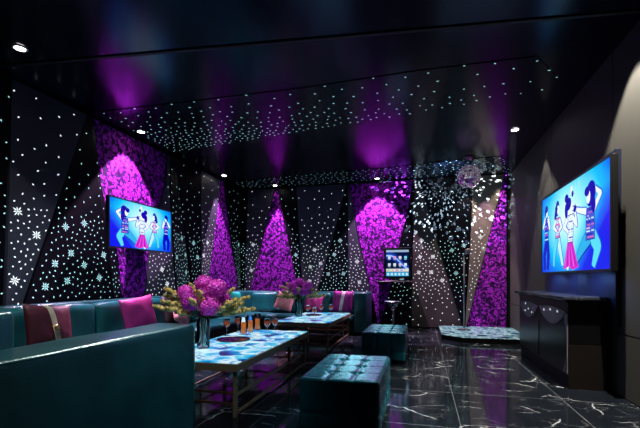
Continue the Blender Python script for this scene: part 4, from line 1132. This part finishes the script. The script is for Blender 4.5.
for u, v, lab in ((243.5, 334.5, 'amber highball glass nearest the purple tray'), (250.3, 332.3, 'middle amber highball glass of the three'), (257.3, 330, 'amber highball glass farthest from the purple tray')):
    p = onZ(u, v, ZT)
    if tb is None: tb = tumbler(lab, 'amber highball glasses'); o = tb
    else: o = copy_tree(tb); o['label'] = lab
    o.location = (p.x, p.y, ZT)
for u, v, lab in ((308, 316, 'wine glass beside the vase on the farther table'), (314.5, 319, 'wine glass in front of the tray cluster on the farther table'), (321.5, 314.8, 'wine glass behind the cluster on the farther table'), (331, 315, 'lone wine glass next to the striped pillow on the farther table')):
    p = onZ(u, v, ZT); o = copy_tree(wg); o['label'] = lab; o['group'] = 'wine glasses on the farther table'; o.location = (p.x, p.y, ZT)
def tray(p, r, label):
    t = empty('round_tray', (p.x, p.y, ZT), label, 'tray')
    m = MB(); m.lathe([(r * .9, .0), (r, .006), (r, .016), (r * .965, .016), (r * .93, .008)], 36); m.build('dish', 'tray', t)
    m = MB(); m.lathe([(r * .985, .0165), (r * 1.0, .019), (r * .97, .019)], 36, cap0=False, cap1=False); m.build('rim', 'copper', t)
    return t
tray(onZ(233.5, 340.3, ZT), .19, 'flat purple black tray on the nearer table')
tray(onZ(313.5, 315.4, ZT), .15, 'small dark tray on the farther table')

# ------------------------------------------------------------------ added fill spots without fixtures, some high, some low in the room
def fill(loc, to, size, W, col, rad=.15, blend=.8): spot(loc, to, size, W, col, blend, rad)
fill((-3.2, 2.6, 3.4), (-3.9, 4.2, .6), 62, 180, (.80, .97, 1))
fill((-.2, 1.2, 3.3), (-1.5, 1.9, .6), 50, 62, (.62, .92, 1), .08)
fill((-2.25, 4.2, 3.4), (-1.5, 1.45, .85), 24, 520, (.85, 1, 1), .10, .6)
fill((-1.75, 3.0, 3.4), (-2.2, 3.75, .6), 40, 260, (1, .95, .9))
fill((-2.6, 7.0, 3.4), (-3.0, 7.8, .5), 74, 110, (.95, .95, .9))
fill((-.45, 4.3, 3.4), (-.58, 3.4, .4), 26, 420, (.30, .85, 1), .10)
fill((-.45, 7.2, 3.4), (-.5, 6.1, .4), 24, 420, (.30, .85, 1), .10)
fill((-1.5, 8.9, 1.75), (-.59, 3.35, .42), 14, 40, (.30, .80, 1), .35)
fill((-.78, 8.9, .95), (-.5, 6.0, .42), 20, 7, (.35, .85, 1), .3)
fill((1.66, 5.6, 1.8), (-.35, 3.6, .4), 46, 110, (.15, .55, 1), .3)
fill((1.1, 5.2, 3.3), (1.6, 5.7, .9), 44, 50, (.35, .55, 1))
fill((.2, 5.0, 1.5), (1.6, 5.6, .6), 60, 5, (.8, .85, 1))
for yy in (4.95, 5.65, 6.35): fill((1.60, yy, 1.19), (XBd - .02, yy, .90), 150, 11, (.12, .3, 1), .03)
fill((-.2, 6.3, 2.6), bc, 8, 120, (1, .75, 1), .05)
fill((-1.6, 5.5, 3.4), (-1.6, 6.5, 0), 165, 45, (.40, .5, .9), .2, .4)
fill((-.5, .6, 3.2), (-1.75, 2.8, .3), 32, 90, (.9, .95, 1), .15)
